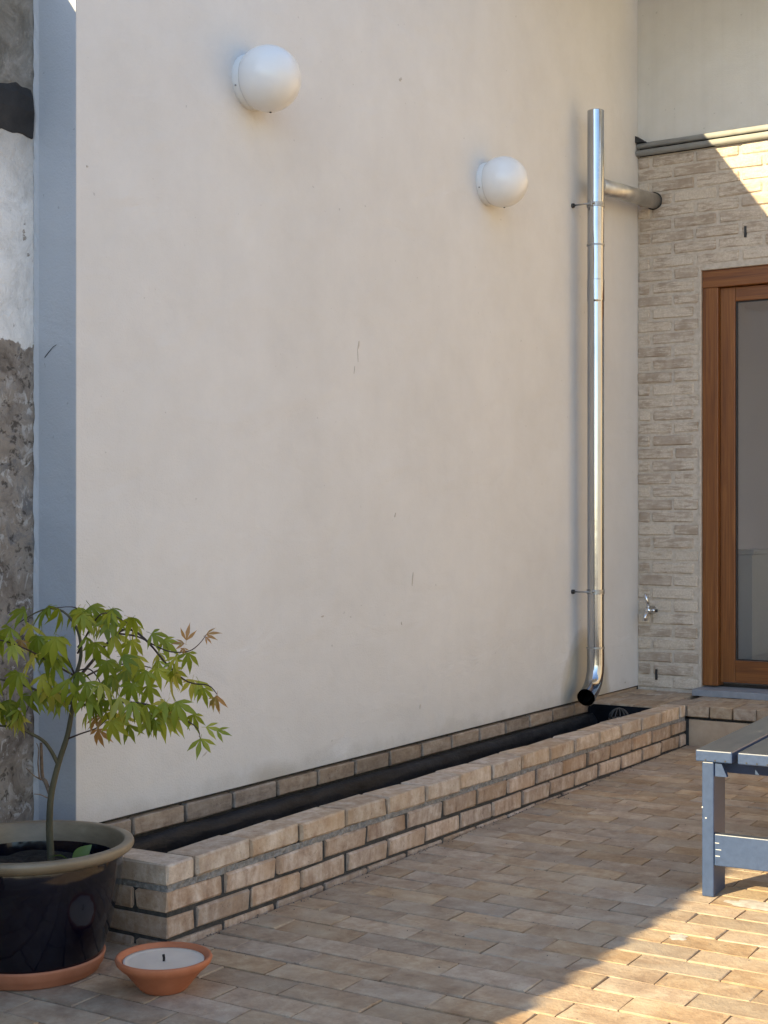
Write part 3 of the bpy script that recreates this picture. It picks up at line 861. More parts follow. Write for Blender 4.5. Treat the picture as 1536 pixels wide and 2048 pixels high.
# ------------------------------------------------------------------ raised planter
PF, PB = 0.45, 0.342
PXa, PXb = 2.808, 6.60
planter = MB()
ybox(planter, PXa + 0.007, PXb - 0.006, PB + 0.006, PF - 0.007, -0.03, ST - 0.055 - 0.016)
ybox(planter, PXa + 0.007, PXa + 0.101, 0.004, PB + 0.0055, -0.03, ST - 0.055 - 0.016)
pl_o = tag(planter.build('raised_planter', M['dark_mortar']), 'long low brick planter trough running along the rendered wall', 'planter')
cm = MB()
def rough_bed(xa, xb, ya, yb, za, zb):
    n = max(2, int((xb - xa) / 0.012)); m_ = max(2, int((yb - ya) / 0.012))
    vs, fs = [], []
    def P(x, y, z, o): return (x + o * rr2.uniform(-0.0015, 0.0015), -(y + o * rr2.uniform(-0.003, 0.002)), z)
    ring = []
    for i in range(n + 1): ring.append((xa + (xb - xa) * i / n, yb))
    for j in range(m_ + 1): ring.append((xb, yb - (yb - ya) * j / m_))
    for i in range(n + 1): ring.append((xb - (xb - xa) * i / n, ya))
    for j in range(m_ + 1): ring.append((xa, ya + (yb - ya) * j / m_))
    q = len(ring)
    for z in (za, (za + zb) / 2, zb):
        for (x, y) in ring: vs.append(P(x, y, z, 1.0))
    for l in range(2):
        for k2 in range(q):
            fs.append((l * q + k2, l * q + (k2 + 1) % q, (l + 1) * q + (k2 + 1) % q, (l + 1) * q + k2))
    cm.add(vs, fs)
rr2 = random.Random(5)
z0 = ST - 0.055 - 0.0165
rough_bed(PXa + 0.004, PXb - 0.004, PB + 0.004, PF - 0.0035, z0, ST - 0.0535)
rough_bed(PXa + 0.004, PXa + 0.104, 0.004, PB + 0.003, z0, ST - 0.0535)
cm.build('mortar_bed', M['cap_mortar'], pl_o)
# upright joints between the coping bricks
cm = MB()
cm.box(PXa + 0.12, PXb - 0.01, -(PF - 0.012), -(PB + 0.01), ST - 0.0532, ST - 0.007)
cm.box(PXa + 0.008, PXa + 0.1, -(PB - 0.0), -0.006, ST - 0.0532, ST - 0.007)
cm.build('upright_joint', M['dark_mortar'], pl_o)
courses = [(ST - 0.055, ST, 0), (ST - 0.055 - 0.017 - 0.054, ST - 0.055 - 0.017, 1), (ST - 0.055 - 0.017 - 0.054 * 2 - 0.011, ST - 0.055 - 0.017 - 0.054 - 0.011, 0), (ST - 0.055 - 0.017 - 0.054 * 3 - 0.022, ST - 0.055 - 0.017 - 0.054 * 2 - 0.022, 1)]
for ci, (za, zb, par) in enumerate(courses):
    mt = M['coping_brick'] if ci == 0 else M['planter_brick']
    cap = 0.005 if ci == 0 else 0.0045
    # front wall
    x = PXa + 0.108 + 0.012 if par == 0 else PXa
    while x < PXb - 0.03:
        e = min(x + 0.228, PXb)
        dz = rnd.uniform(-0.0015, 0.0025) if ci == 0 else rnd.uniform(-0.001, 0.001)
        dy = rnd.uniform(-0.003, 0.003)
        brick(pl_o, x, pqz(e, 0.002), PB + dy, PF + dy, za + dz, zb + dz, mt, c=cap, jit=0.0028, tilt=0.008 if ci == 0 else 0.005)
        x += 0.24
    # end wall
    if par == 0: segs = [(PF - 0.228, PF), (PF - 0.24 - 0.206, PF - 0.24)]
    else: segs = [(PF - 0.12 - 0.228, PF - 0.12), (0.004, PF - 0.12 - 0.24)]
    for (a, b2) in segs:
        brick(pl_o, PXa, PXa + 0.108, a, b2, za, zb, mt, c=cap, jit=0.0028)
# pond foil lining
ln = MB()
prof = [(0.338, 0.206), (0.334, 0.19), (0.328, 0.08), (0.30, 0.06), (0.17, 0.055), (0.075, 0.062), (0.050, 0.098), (0.054, 0.132), (0.044, 0.158), (0.028, 0.168), (0.008, 0.166)]
n = 150
xa, xb = PXa + 0.111, 6.458
vs = []
for i in range(n + 1):
    x = xa + (xb - xa) * i / n
    for k, (y, z) in enumerate(prof):
        w = mnoise.noise(Vector((x * 6, k * 0.6, 0))) * 0.007 + mnoise.noise(Vector((x * 22, k * 0.9, 3))) * 0.003
        sc_ = 0.25 if k in (0, 1, 10) else 1.0
        vs.append((x, -(y + w * sc_ * (0.0 if k in (0, 1, 2, 10) else 1)), z + w * sc_ * (1.2 if k > 5 else 0.6)))
q = len(prof)
fs = [(i * q + k, i * q + k + 1, (i + 1) * q + k + 1, (i + 1) * q + k) for i in range(n) for k in range(6)]
ln.add(vs, fs, True)
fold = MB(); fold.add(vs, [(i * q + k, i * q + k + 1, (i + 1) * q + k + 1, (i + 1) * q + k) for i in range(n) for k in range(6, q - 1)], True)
ln.add([(xb - 0.001, -0.338, 0.212), (xb - 0.001, -0.338, 0.05), (xb - 0.001, -0.006, 0.05), (xb - 0.001, -0.006, 0.212), (xb - 0.006, -0.338, 0.212), (xb - 0.006, -0.338, 0.05), (xb - 0.006, -0.006, 0.05), (xb - 0.006, -0.006, 0.212)],
       [(4, 5, 6, 7), (0, 1, 5, 4), (2, 3, 7, 6), (3, 0, 4, 7), (0, 1, 2, 3)])
foil = ln.build('pond_foil', M['liner'], pl_o)
M['liner_fold'] = simple('foil_fold_sheen', (0.006, 0.0078, 0.0105), (0.021, 0.0245, 0.031), 11, 0.5, 0.9, 0.014, spec=0.2, stretch=(0.4, 1, 1))  # sheen of the foil painted in as a lighter base colour
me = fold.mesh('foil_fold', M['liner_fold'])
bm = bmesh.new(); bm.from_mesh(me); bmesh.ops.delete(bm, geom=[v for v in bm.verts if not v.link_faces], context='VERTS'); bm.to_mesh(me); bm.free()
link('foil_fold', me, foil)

# leaf guard on the drain
dr = empty('drain_strainer', (6.312, -0.225, 0.072))
tag(dr, 'black domed leaf strainer on the drain at the far end of the planter', 'drain strainer')
d_ = MB(); d_.lathe([(0.0, -0.003), (0.045, -0.003), (0.045, 0.092), (0.05, 0.094), (0.05, 0.102), (0.038, 0.103), (0.0, 0.103)], 24)
d_.build('drain_collar', M['black_plastic'], dr)
for k in range(12):
    a = 2 * math.pi * k / 12
    d_ = MB()
    pts = [(0.046 * math.cos(t) * math.cos(a), 0.046 * math.cos(t) * math.sin(a), 0.101 + 0.046 * math.sin(t)) for t in [i * R(90) / 6 for i in range(6)] + [R(83)]]
    d_.tube(pts, 0.0035, 6)
    d_.build('strainer_rib', M['black_plastic'], dr)
d_ = MB(); d_.lathe([(0.0, 0.140), (0.014, 0.141), (0.014, 0.147), (0.006, 0.150), (0.0, 0.150)], 16)
d_.build('strainer_cap', M['black_plastic'], dr)

# ------------------------------------------------------------------ downpipe
dpx, dpy = 6.325, -0.10
dp = MB(); rP = 0.040
dp.lathe([(rP - 0.002, 3.072), (rP, 3.072), (rP, 3.071), (rP, 3.066), (rP, 2.27), (rP, 2.262)], 40, (dpx, dpy, 0))
dp.lathe([(rP - 0.002, 3.072), (rP - 0.002, 2.9), (0.0, 2.9)], 40, (dpx, dpy, 0))
downpipe = tag(dp.build('downpipe', M['steel']), 'shiny zinc downpipe fixed to the rendered wall near the corner', 'downpipe')
dp = MB(); dp.lathe([(rP - 0.001, 2.262), (rP + 0.0015, 2.262), (rP + 0.0015, 2.259), (rP + 0.0015, 2.165), (rP + 0.0015, 2.16), (rP, 2.158), (rP, 2.152), (rP, 0.51), (rP, 0.50)], 40, (dpx, dpy, 0))
dp.build('lower_pipe', M['steel'], downpipe)
el = [(dpx, dpy, 0.498), (dpx, dpy, 0.42), (dpx - 0.004, dpy, 0.385), (dpx - 0.016, dpy, 0.352), (dpx - 0.036, dpy - 0.001, 0.324), (dpx - 0.064, dpy - 0.003, 0.303), (dpx - 0.098, dpy - 0.006, 0.288), (dpx - 0.135, dpy - 0.010, 0.276)]
dp = MB(); dp.tube(el, [rP + 0.0015] * 6 + [rP + 0.002] * 2, 36, (False, False)); 
dp.tube(el[3:], rP - 0.001, 36, (False, False))
d0 = (Vector(el[-1]) - Vector(el[-2])).normalized()
dp.tube([Vector(el[-1]) - d0 * 0.012, Vector(el[-1])], rP + 0.0045, 36, (False, False))
dp.build('elbow', M['steel'], downpipe)
dp = MB(); dp.tube([el[1], el[2], el[3]], rP - 0.003, 24)
dp.build('elbow_plug', M['rubber'], downpipe)
dp = MB(); dp.tube([(dpx + 0.030, dpy, 2.719), (HX + 0.03, dpy + 0.008, 2.792)], 0.040, 36)
dp.build('branch_pipe', M['zinc_dull'], downpipe)
dp = MB(); dp.tube([(HX - 0.006, dpy + 0.008, 2.7885), (HX + 0.004, dpy + 0.008, 2.7895)], 0.0455, 30)
dp.build('wall_collar', M['rubber'], downpipe)
def ring(z, h, dr_, mat):
    m_ = MB(); m_.lathe([(rP, z - h / 2), (rP + dr_, z - h / 2), (rP + dr_, z + h / 2), (rP, z + h / 2)], 40, (dpx, dpy, 0), smooth=False)
    return m_
ring(2.428, 0.008, 0.003, M['bracket']).build('joint_ring', M['bracket'], downpipe)
ring(0.500, 0.008, 0.004, M['bracket']).build('joint_ring', M['bracket'], downpipe)
for z in (2.62, 0.768):
    m_ = ring(z, 0.022, 0.003, M['bracket'])
    m_.box(dpx - 0.062, dpx - 0.038, dpy - 0.006, dpy + 0.006, z - 0.010, z + 0.012, 0.002)
    m_.tube([(dpx - 0.058, dpy + 0.0, z), (dpx - 0.052, -0.004, z)], 0.004, 8)
    m_.tube([(dpx - 0.052, dpy + 0.006, z + 0.003), (dpx - 0.052, dpy - 0.016, z + 0.003)], 0.0045, 8)
    bk = m_.build('pipe_bracket', M['bracket'], downpipe)
    m_ = MB(); m_.lathe([(0.0, 0.012), (0.010, 0.012), (0.011, 0.004), (0.011, -0.002), (0, -0.002)], 14, (dpx - 0.052, 0, z), axis='y')
    m_.build('wall_plug', M['rubber'], bk)

# ------------------------------------------------------------------ globe lamps
def make_lamp(X, Z, label):
    root = empty('wall_lamp', (X, 0, Z))
    tag(root, label, 'lamp', 'globe lamps on the rendered wall')
    b_ = MB(); b_.lathe([(0.0, -0.002), (0.089, -0.002), (0.090, 0.002), (0.090, 0.023), (0.088, 0.027), (0.0, 0.027)], 48, axis='y')
    b_.build('lamp_base', M['lamp_base'], root)
    b_ = MB(); n = 28; rs = 0.1065
    prof = []
    for i in range(n + 1):
        a = math.pi * (0.322 + 0.678 * i / n)
        prof.append((max(1e-5, rs * math.sin(a)), 0.082 - rs * math.cos(a)))
    prof.insert(0, (0.080, 0.024))
    b_.lathe(prof, 56, axis='y')
    b_.build('lamp_globe', M['globe'], root)
    d_ = MB(); d_.lathe([(0.0, -0.1085), (0.004, -0.1082), (0.004, -0.104)], 10, (0.01, -0.082, 0))
    d_.build('drain_dot', M['rubber'], root)
    d_ = MB(); d_.lathe([(0.0885, 0.0268), (0.0897, 0.0274), (0.0905, 0.0268), (0.0897, 0.0262), (0.0885, 0.0268)], 48, axis='y')
    d_.build('seal_ring', M['bracket'], root)
    d_ = MB(); d_.lathe([(0.0, -0.0925), (0.003, -0.0923), (0.003, -0.089)], 8, (0, -0.012, 0))
    o = d_.build('screw', M['bracket'], root); o.rotation_euler = (0, R(70), 0)
    return root
make_lamp(3.737, 2.547, 'white globe wall lamp above the maple, the left and nearer one')
make_lamp(5.398, 2.547, 'white globe wall lamp beside the downpipe, the smaller looking one')

# ------------------------------------------------------------------ pot, saucer, candle bowl
POX, POY = 2.517, -0.262
g0 = gz(POX) + 0.0005
pot = empty('glazed_pot', (POX, POY, g0 + 0.012))
tag(pot, 'large dark navy glazed pot with a tan rim holding the maple', 'plant pot')
b_ = MB()
b_.lathe([(0.0, 0.0), (0.158, 0.0), (0.166, 0.006), (0.176, 0.035), (0.196, 0.10), (0.212, 0.165), (0.221, 0.22), (0.224, 0.255), (0.222, 0.272)], 72)
b_.build('pot_body', M['glaze'], pot)
b_ = MB()
b_.lathe([(0.2215, 0.2725), (0.236, 0.278), (0.247, 0.286), (0.2515, 0.294), (0.2515, 0.300), (0.249, 0.3045), (0.245, 0.3062), (0.2305, 0.3062), (0.227, 0.3045), (0.2255, 0.300), (0.2205, 0.283), (0.2155, 0.258)], 72)
b_.build('pot_rim', M['rim'], pot)
b_ = MB(); b_.lathe([(0.2155, 0.2585), (0.2065, 0.20)], 72)
b_.build('pot_lining', M['glaze'], pot)
b_ = MB()
n = 40
rr = random.Random(9)
vs = [(0, 0, 0.236)]; fs = []
for i in range(1, 9):
    for k in range(n):
        a = 2 * math.pi * k / n; r_ = 0.2062 * i / 8
        vs.append((r_ * math.cos(a), r_ * math.sin(a), 0.232 + 0.008 * rr.uniform(-1, 1)))
for k in range(n): fs.append((0, 1 + k, 1 + (k + 1) % n))
for i in range(7):
    for k in range(n): fs.append((1 + i * n + k, 1 + i * n + (k + 1) % n, 1 + (i + 1) * n + (k + 1) % n, 1 + (i + 1) * n + k))
b_.add(vs, fs)
b_.build('soil', M['soil'], pot)
b_ = MB()
b_.lathe([(0.0, 0.0), (0.160, 0.0), (0.166, 0.004), (0.172, 0.018), (0.176, 0.020), (0.180, 0.038), (0.182, 0.042), (0.178, 0.045), (0.171, 0.043), (0.166, 0.015), (0.160, 0.012), (0.0, 0.012)], 72)
tag(b_.build('saucer', M['terracotta_pale'], None, (POX, POY, g0)), 'shallow terracotta saucer under the navy pot', 'saucer')

BX, BY = 2.578, -0.638
bowl = empty('candle_bowl', (BX, BY, gz(BX) + 0.001))
tag(bowl, 'terracotta bowl candle standing on the paving beside the navy pot', 'candle')
b_ = MB()
b_.lathe([(0.0, 0.0), (0.050, 0.0), (0.055, 0.003), (0.066, 0.016), (0.094, 0.050), (0.101, 0.054), (0.111, 0.064), (0.1145, 0.074), (0.112, 0.079), (0.106, 0.0785), (0.099, 0.070), (0.0895, 0.058), (0.0, 0.05)], 72)
b_.build('bowl', M['terracotta'], bowl)
b_ = MB(); b_.lathe([(0.0, 0.0655), (0.01, 0.0655), (0.03, 0.0665), (0.080, 0.0668), (0.0905, 0.0675), (0.0955, 0.0695), (0.094, 0.064), (0.0, 0.058)], 60)
b_.build('wax', M['wax'], bowl)
b_ = MB(); b_.tube([(0, 0, 0.064), (0.001, 0, 0.072), (0.0, 0.001, 0.081)], [0.0028, 0.0030, 0.0033], 8)
b_.build('wick', M['wick'], bowl)

# ------------------------------------------------------------------ maple
tree = empty('maple_tree', (POX + 0.067, POY + 0.001, g0 + 0.012 + 0.232), (0, 0, TH - R(90)))
tag(tree, 'young green maple with a few bronze leaves growing in the navy pot', 'tree')
TS = 803.0
def tp(px, py, dep=0.0):
    py -= 0.15 * max(0, 1400 - py)
    px += 0.03 * max(0, px - 170)
    return Vector(((px - 100) / TS, dep, (1712 - py) / TS))   # local: x to the right, y away, z up
def smooth_path(pts, k=4):
    P = [Vector(p) for p in pts]; out = []
    for i in range(len(P) - 1):
        p0, p1, p2, p3 = P[max(i - 1, 0)], P[i], P[i + 1], P[min(i + 2, len(P) - 1)]
        for j in range(k):
            t = j / k
            out.append(0.5 * ((2 * p1) + (p2 - p0) * t + (2 * p0 - 5 * p1 + 4 * p2 - p3) * t * t + (3 * p1 - p0 - 3 * p2 + p3) * t ** 3))
    out.append(P[-1]); return out
def branch(pts, r0, r1, mat, name='branch', k=4, n=8):
    sp = smooth_path(pts, k)
    m_ = MB(); L = len(sp) - 1
    m_.tube(sp, [r0 + (r1 - r0) * i / L for i in range(L + 1)], n)
    return m_.build(name, mat, tree), sp
trunk, _ = branch([tp(101, 1735), tp(101, 1700), tp(98, 1640), tp(99, 1600), tp(103, 1562), tp(117, 1505), tp(134, 1452), tp(142, 1410), tp(147, 1383)], 0.0100, 0.0056, M['bark'], 'trunk', n=12)
trunk_knots = MB()
paths = []
def br(pts, r0, r1, mat='twig', **kw):
    o, sp = branch(pts, r0, r1, M[mat], **kw); paths.append(sp); return sp
br([tp(115, 1508), tp(103, 1480, -.01), tp(88, 1458, -.02), tp(60, 1440, -.03), tp(38, 1428, -.04), tp(0, 1424, -.05), tp(-60, 1402, -.07)], 0.0055, 0.002, 'bark')
br([tp(100, 1570), tp(88, 1545, .01), tp(80, 1537, .02), tp(82, 1500, .0), tp(85, 1464, -.02)], 0.0055, 0.0038, 'dead_twig')
br([tp(82, 1540), tp(70, 1528, -.02), tp(57, 1512, -.03)], 0.002, 0.001, 'dead_twig')
br([tp(80, 1536, -.01), tp(79, 1505, -.02), tp(82, 1475, -.03), tp(78, 1462, -.03)], 0.002, 0.001, 'dead_twig')
br([tp(96, 1575, -.01), tp(84, 1567, -.02), tp(73, 1564, -.03)], 0.0015, 0.001, 'dead_twig')
br([tp(146, 1385), tp(135, 1386, -.02), tp(103, 1372, -.04), tp(80, 1360, -.05), tp(40, 1345, -.07), tp(-20, 1332, -.1), tp(-80, 1320, -.12)], 0.0045, 0.0015, 'bark')
br([tp(147, 1385), tp(150, 1345), tp(158, 1305, .02), tp(150, 1262, .03), tp(120, 1228, .03), tp(80, 1225, .02), tp(30, 1250, .0)], 0.006, 0.0014, 'bark')
br([tp(150, 1350), tp(185, 1310, .03), tp(225, 1268, .05), tp(255, 1262, .05), tp(290, 1285, .04), tp(330, 1325, .03), tp(370, 1352, .02), tp(410, 1357, .01), tp(428, 1372, .0)], 0.0045, 0.001)
br([tp(225, 1268, .05), tp(270, 1272, .02), tp(310, 1288, .0), tp(340, 1297, -.01), tp(375, 1295, -.02), tp(396, 1282, -.03), tp(410, 1266, -.03)], 0.0025, 0.0008)
br([tp(147, 1395), tp(190, 1384, -.05), tp(240, 1378, -.09), tp(300, 1378, -.12), tp(345, 1390, -.13), tp(388, 1408, -.14), tp(405, 1422, -.14), tp(409, 1440, -.14)], 0.004, 0.0008)
br([tp(134, 1458), tp(165, 1444, -.03), tp(200, 1430, -.05), tp(222, 1412, -.07)], 0.0025, 0.001)
br([tp(158, 1330), tp(185, 1325, -.04), tp(207, 1340, -.07), tp(216, 1362, -.08), tp(216, 1392, -.08)], 0.002, 0.0009)
br([tp(155, 1290), tp(178, 1258, .0), tp(165, 1228, -.02), tp(150, 1217, -.04), tp(105, 1220, -.06)], 0.0025, 0.0009)
br([tp(155, 1300), tp(195, 1245, -.06), tp(225, 1225, -.1), tp(270, 1240, -.13)], 0.0025, 0.0009)
br([tp(150, 1340), tp(120, 1310, -.1), tp(80, 1280, -.17), tp(30, 1265, -.21), tp(-30, 1290, -.22)], 0.003, 0.001)
br([tp(150, 1340), tp(110, 1300, .08), tp(60, 1280, .14), tp(0, 1290, .17)], 0.003, 0.001)
br([tp(150, 1350), tp(200, 1330, .09), tp(250, 1330, .15), tp(300, 1345, .17)], 0.003, 0.001)
br([tp(38, 1428, -.04), tp(20, 1395, -.06), tp(-10, 1370, -.08)], 0.002, 0.001)
br([tp(38, 1428, -.04), tp(60, 1400, -.05), tp(72, 1378, -.06)], 0.0015, 0.0008)

def leaf_mesh(nl, size, droop, seed, mat, sub=None):
    """palmate leaf: stalk end at the origin, middle lobe along +Y, upper side +Z"""
    rr = random.Random(seed)
    angs = {7: (0, 30, -30, 62, -62, 100, -100), 5: (0, 36, -36, 76, -76), 3: (0, 42, -42), 2: (12, -30)}[nl]
    lens = {7: (1, .95, .95, .74, .74, .42, .42), 5: (1, .92, .92, .62, .62), 3: (1, .85, .85), 2: (1, .9)}[nl]
    m_ = MB()
    for a, l in zip(angs, lens):
        a = R(a + rr.uniform(-5, 5)); l = l * size * rr.uniform(0.9, 1.08)
        d = droop * rr.uniform(0.75, 1.25)
        ca, sa = math.sin(a), math.cos(a)
        secs = [(0.0, 0.02), (0.22, 0.068), (0.46, 0.128), (0.69, 0.086), (0.87, 0.026), (1.0, 0.002)]
        vs = []
        for (t, w) in secs:
            z = -d * l * (t ** 1.9)
            s = t * l * (1 - 0.18 * d * t)
            cz = z - 0.055 * l * (w / 0.128)
            for (o, zz) in ((-w * l, z), (0, cz), (w * l, z)):
                vs.append((s * ca + o * sa, s * sa - o * ca, zz))
        fs = []
        for i in range(len(secs) - 1):
            b = i * 3
            fs += [(b, b + 1, b + 4, b + 3), (b + 1, b + 2, b + 5, b + 4)]
        m_.add(vs, fs, True)
    # stalk
    m_.tube([(0, -0.24 * size, -0.03 * size), (0, -0.12 * size, 0.0), (0, 0, 0)], 0.0006, 3)
    return m_.mesh('leaf', mat)
LV = [leaf_mesh(nl, 0.062, dr_, 10 + i, M['leaf']) for i, (nl, dr_) in enumerate(((5, .45), (7, .6), (5, .6), (5, .9), (5, .75), (3, .5)))]
LVs = [leaf_mesh(nl, 0.046, dr_, 40 + i, M['leaf']) for i, (nl, dr_) in enumerate(((3, .3), (2, .3)))]
LB = [leaf_mesh(nl, 0.048, dr_, 60 + i, M['leaf_bronze']) for i, (nl, dr_) in enumerate(((5, .7), (3, .5), (5, 1.0)))]
def leaf(pos, az, pitch, roll, mesh, s=1.0):
    """az: heading of the middle lobe in the local x-y plane; pitch < 0 points down"""
    o = link('leaf', mesh, tree, pos)
    Mx = Matrix.Rotation(az, 4, 'Z') @ Matrix.Rotation(pitch, 4, 'X') @ Matrix.Rotation(roll, 4, 'Y')
    o.rotation_euler = Mx.to_euler()
    o.scale = (s, s, s)
    return o
lr = random.Random(21)
# hand placed ones, read from the photograph: (px, py, depth, heading in the picture in degrees, 0 = right, -90 = down; mesh, scale)
hand = [
    (120, 1352, -.10, -95, 'g', 1.15), (85, 1245, -.12, -120, 'y', 1.2), (140, 1262, -.16, -95, 'g', 1.35), (105, 1262, -.15, -110, 'g', 1.2), (65, 1270, -.12, -100, 'b', .8),
    (40, 1250, -.10, -130, 'y', 1.3), (15, 1268, -.12, -150, 'y', 1.2), (60, 1222, -.05, -160, 'g', 1.1), (190, 1215, -.06, -50, 'g', 1.3), (175, 1222, -.06, -110, 'g', 1.1), (225, 1240, -.10, -30, 'g', 1.1),
    (235, 1262, -.06, -60, 'g', 1.2), (205, 1275, -.10, -80, 'g', 1.15), (265, 1275, -.04, -70, 'g', 1.2), (300, 1266, .0, -25, 'g', 1.0), (320, 1278, .02, -35, 'g', 1.0), (280, 1300, -.06, -100, 'g', 1.1),
    (230, 1305, -.12, -90, 'g', 1.0), (255, 1300, -.1, -10, 'g', .9), (300, 1325, -.08, -120, 'g', 1.05), (318, 1322, -.06, -80, 'g', 1.0), (340, 1330, .02, -60, 'y', .9), (352, 1305, -.02, -135, 'y', .7),
    (255, 1365, -.13, -65, 'y', 1.2), (240, 1370, -.13, -85, 'y', .9), (205, 1365, -.1, -120, 'g', 1.1), (175, 1355, -.12, -150, 'g', 1.1), (160, 1335, -.13, -100, 'g', 1.25), (195, 1340, -.14, -70, 'g', 1.2),
    (240, 1408, -.12, -75, 'y', 1.05), (265, 1420, -.08, -60, 'g', .9), (250, 1400, -.06, -100, 'g', .9), (215, 1405, -.07, -160, 'b', 1.0), (200, 1408, -.06, -120, 'b', .85), (207, 1430, -.07, -80, 'b', 1.1),
    (290, 1395, -.1, -50, 'g', .8), (310, 1392, -.12, -10, 'g', .8), (345, 1375, -.14, -120, 'g', 1.1), (365, 1372, -.15, -60, 'y', 1.25), (340, 1392, -.14, -95, 'g', 1.3), (350, 1392, -.13, -45, 'g', 1.1), (325, 1405, -.14, -130, 'g', .8),
    (378, 1348, .02, -100, 'y', .9), (390, 1350, .02, -60, 'y', .9), (428, 1374, .0, -95, 'b', 1.05), (424, 1378, .0, -110, 'b', .8), (420, 1418, -.14, -5, 's', 1.0), (410, 1440, -.14, -100, 's', 1.1), (412, 1440, -.14, -40, 's2', 1.0),
    (366, 1282, -.02, 160, 'b', .7), (370, 1276, -.02, 80, 's3', .9), (372, 1298, -.02, -70, 'y', .9), (365, 1290, -.02, -100, 'b', .5), (410, 1266, -.03, 25, 's3', .8), (408, 1270, -.03, -30, 's3', .5), (345, 1312, .0, 40, 's', .7),
    (440, 1424, -.14, -8, 's', .9), (395, 1395, -.13, -75, 'y', .8), (400, 1362, .01, -80, 'y', .8), (300, 1352, -.06, -70, 'g', 1.0), (275, 1345, -.1, -110, 'g', 1.0), (310, 1402, -.13, -80, 'g', .9),
    (30, 1380, -.08, -80, 'g', 1.1), (55, 1370, -.07, -30, 'g', 1.0), (75, 1365, -.06, -10, 'g', 1.0), (90, 1372, -.05, -40, 'g', .8), (35, 1400, -.06, -60, 'g', .9), (10, 1375, -.1, -110, 'g', 1.1), (-15, 1380, -.1, -100, 'g', 1.1), (105, 1330, -.12, -60, 'g', 1.1), (60, 1325, -.12, -120, 'g', 1.2), (20, 1320, -.14, -120, 'g', 1.2),
]
for (px, py, dep, ang, kind, s) in hand:
    a = R(ang)
    tw = lr.uniform(-0.35, 0.35)
    pool = {'g': LV, 'y': LV, 'b': LB, 's': LVs[:1], 's2': LVs[1:], 's3': [LB[1]]}[kind]
    fwd = Vector((math.cos(a), -0.32 + lr.uniform(-0.2, 0.2), math.sin(a))).normalized()      # leaf axis, slightly towards the viewer
    up = Vector((lr.uniform(-0.25, 0.25), -0.75, 0.65))
    zc = (up - fwd * up.dot(fwd)).normalized(); xc = fwd.cross(zc)
    o = link('leaf', lr.choice(pool), tree, tp(px, py, dep))
    o.rotation_euler = Matrix((xc, fwd, zc)).transposed().to_euler()
    o.scale = (s, s, s)
# the rest fill the crown in tiers along the branches
cnt = 0
while cnt < 78:
    sp = lr.choice(paths[5:] + paths[:1])
    p = sp[lr.randrange(len(sp) // 3, len(sp))]
    q = p + Vector((lr.gauss(0, .035), lr.gauss(0, .05), lr.gauss(0.008, .018)))
    px, pz = q.x * TS + 100, 1712 - q.z * TS
    if pz < 1188 or pz > 1403 or px > 352 or (pz > 1385 and px > 100 and px < 190): continue
    if (pz - 1305) > 0 and px < 140 and lr.random() < 0.35: continue
    az = lr.uniform(0, 2 * math.pi); dn = lr.uniform(0.25, 1.0)
    fwd = Vector((math.cos(az) * 0.9, math.sin(az) * 0.9, -dn)).normalized()
    up = Vector((lr.uniform(-0.3, 0.3), lr.uniform(-0.5, 0.2), 1.0))
    zc = (up - fwd * up.dot(fwd)).normalized(); xc = fwd.cross(zc)
    o = link('leaf', lr.choice(LV if lr.random() < 0.97 else LB), tree, q)
    o.rotation_euler = Matrix((xc, fwd, zc)).transposed().to_euler()
    s = lr.uniform(0.75, 1.15); o.scale = (s, s, s)
    cnt += 1

# seedling with two broad leaves
sd = empty('seedling', tree.matrix_basis.translation + Vector((0.012, -0.055, -0.008)), (0, 0, TH - R(90)))
tag(sd, 'small seedling with two broad leaves at the foot of the maple', 'seedling')
b_ = MB(); b_.tube([(0, 0, -0.004), (0.002, 0, 0.012), (0.008, 0, 0.022)], 0.002, 6); b_.build('stem', M['leaf_seedling'], sd)
def broad(L, W, bend):
    vs, fs = [], []
    for i in range(9):
        t = i / 8
        w = W * math.sin(math.pi * min(1, t ** 0.8)) + 0.001
        x = L * t; z = bend * L * (t - t * t * 0.9)
        vs += [(x, -w, z + 0.12 * w), (x, 0, z - 0.15 * w), (x, w, z + 0.12 * w)]
    for i in range(8):
        b = i * 3; fs += [(b, b + 1, b + 4, b + 3), (b + 1, b + 2, b + 5, b + 4)]
    m_ = MB(); m_.add(vs, fs, True); return m_
o = broad(0.062, 0.017, 0.3).build('leaf', M['leaf_seedling'], sd, (0.008, 0, 0.02)); o.rotation_euler = (R(75), R(-42), R(10))
o = broad(0.058, 0.010, 0.9).build('leaf', M['leaf_seedling'], sd, (0.004, 0, 0.018)); o.rotation_euler = (R(20), R(-8), R(185))

# ------------------------------------------------------------------ bench
bench = empty('garden_bench', (4.02, -1.425, gz(4.02)), (0, 0, R(3.0)))
tag(bench, 'weathered blue grey wooden bench of long planks at the right edge', 'bench')
TOP, TK, LEN = 0.428, 0.034, 1.5
W_, GAP, NPL = 0.108, 0.016, 4
BW = NPL * W_ + (NPL - 1) * GAP
for i in range(NPL):
    y0 = -i * (W_ + GAP)
    m_ = MB()
    m_.box(0.0, LEN, y0 - W_, y0, TOP - TK, TOP, 0.0035)
    if i == 0:                                   # worn, rounded outer corner
        for k, v in enumerate(m_.v):
            pass
    m_.build('plank', M['bench'], bench)
ly = (-0.018, -0.053), (-(BW - 0.053), -(BW - 0.018))
for (ya, yb) in ly:
    for xa in (0.004, LEN - 0.126):
        m_ = MB(); m_.box(xa, xa + 0.122, yb, ya, 0.0, TOP - TK - 0.0005, 0.003)
        m_.build('leg', M['bench'], bench)
for xa in (0.10, LEN - 0.125):
    m_ = MB(); m_.box(xa, xa + 0.025, -(BW - 0.0535), -0.0535, TOP - TK - 0.044, TOP - TK - 0.006, 0.002)
    m_.build('apron', M['bench'], bench)
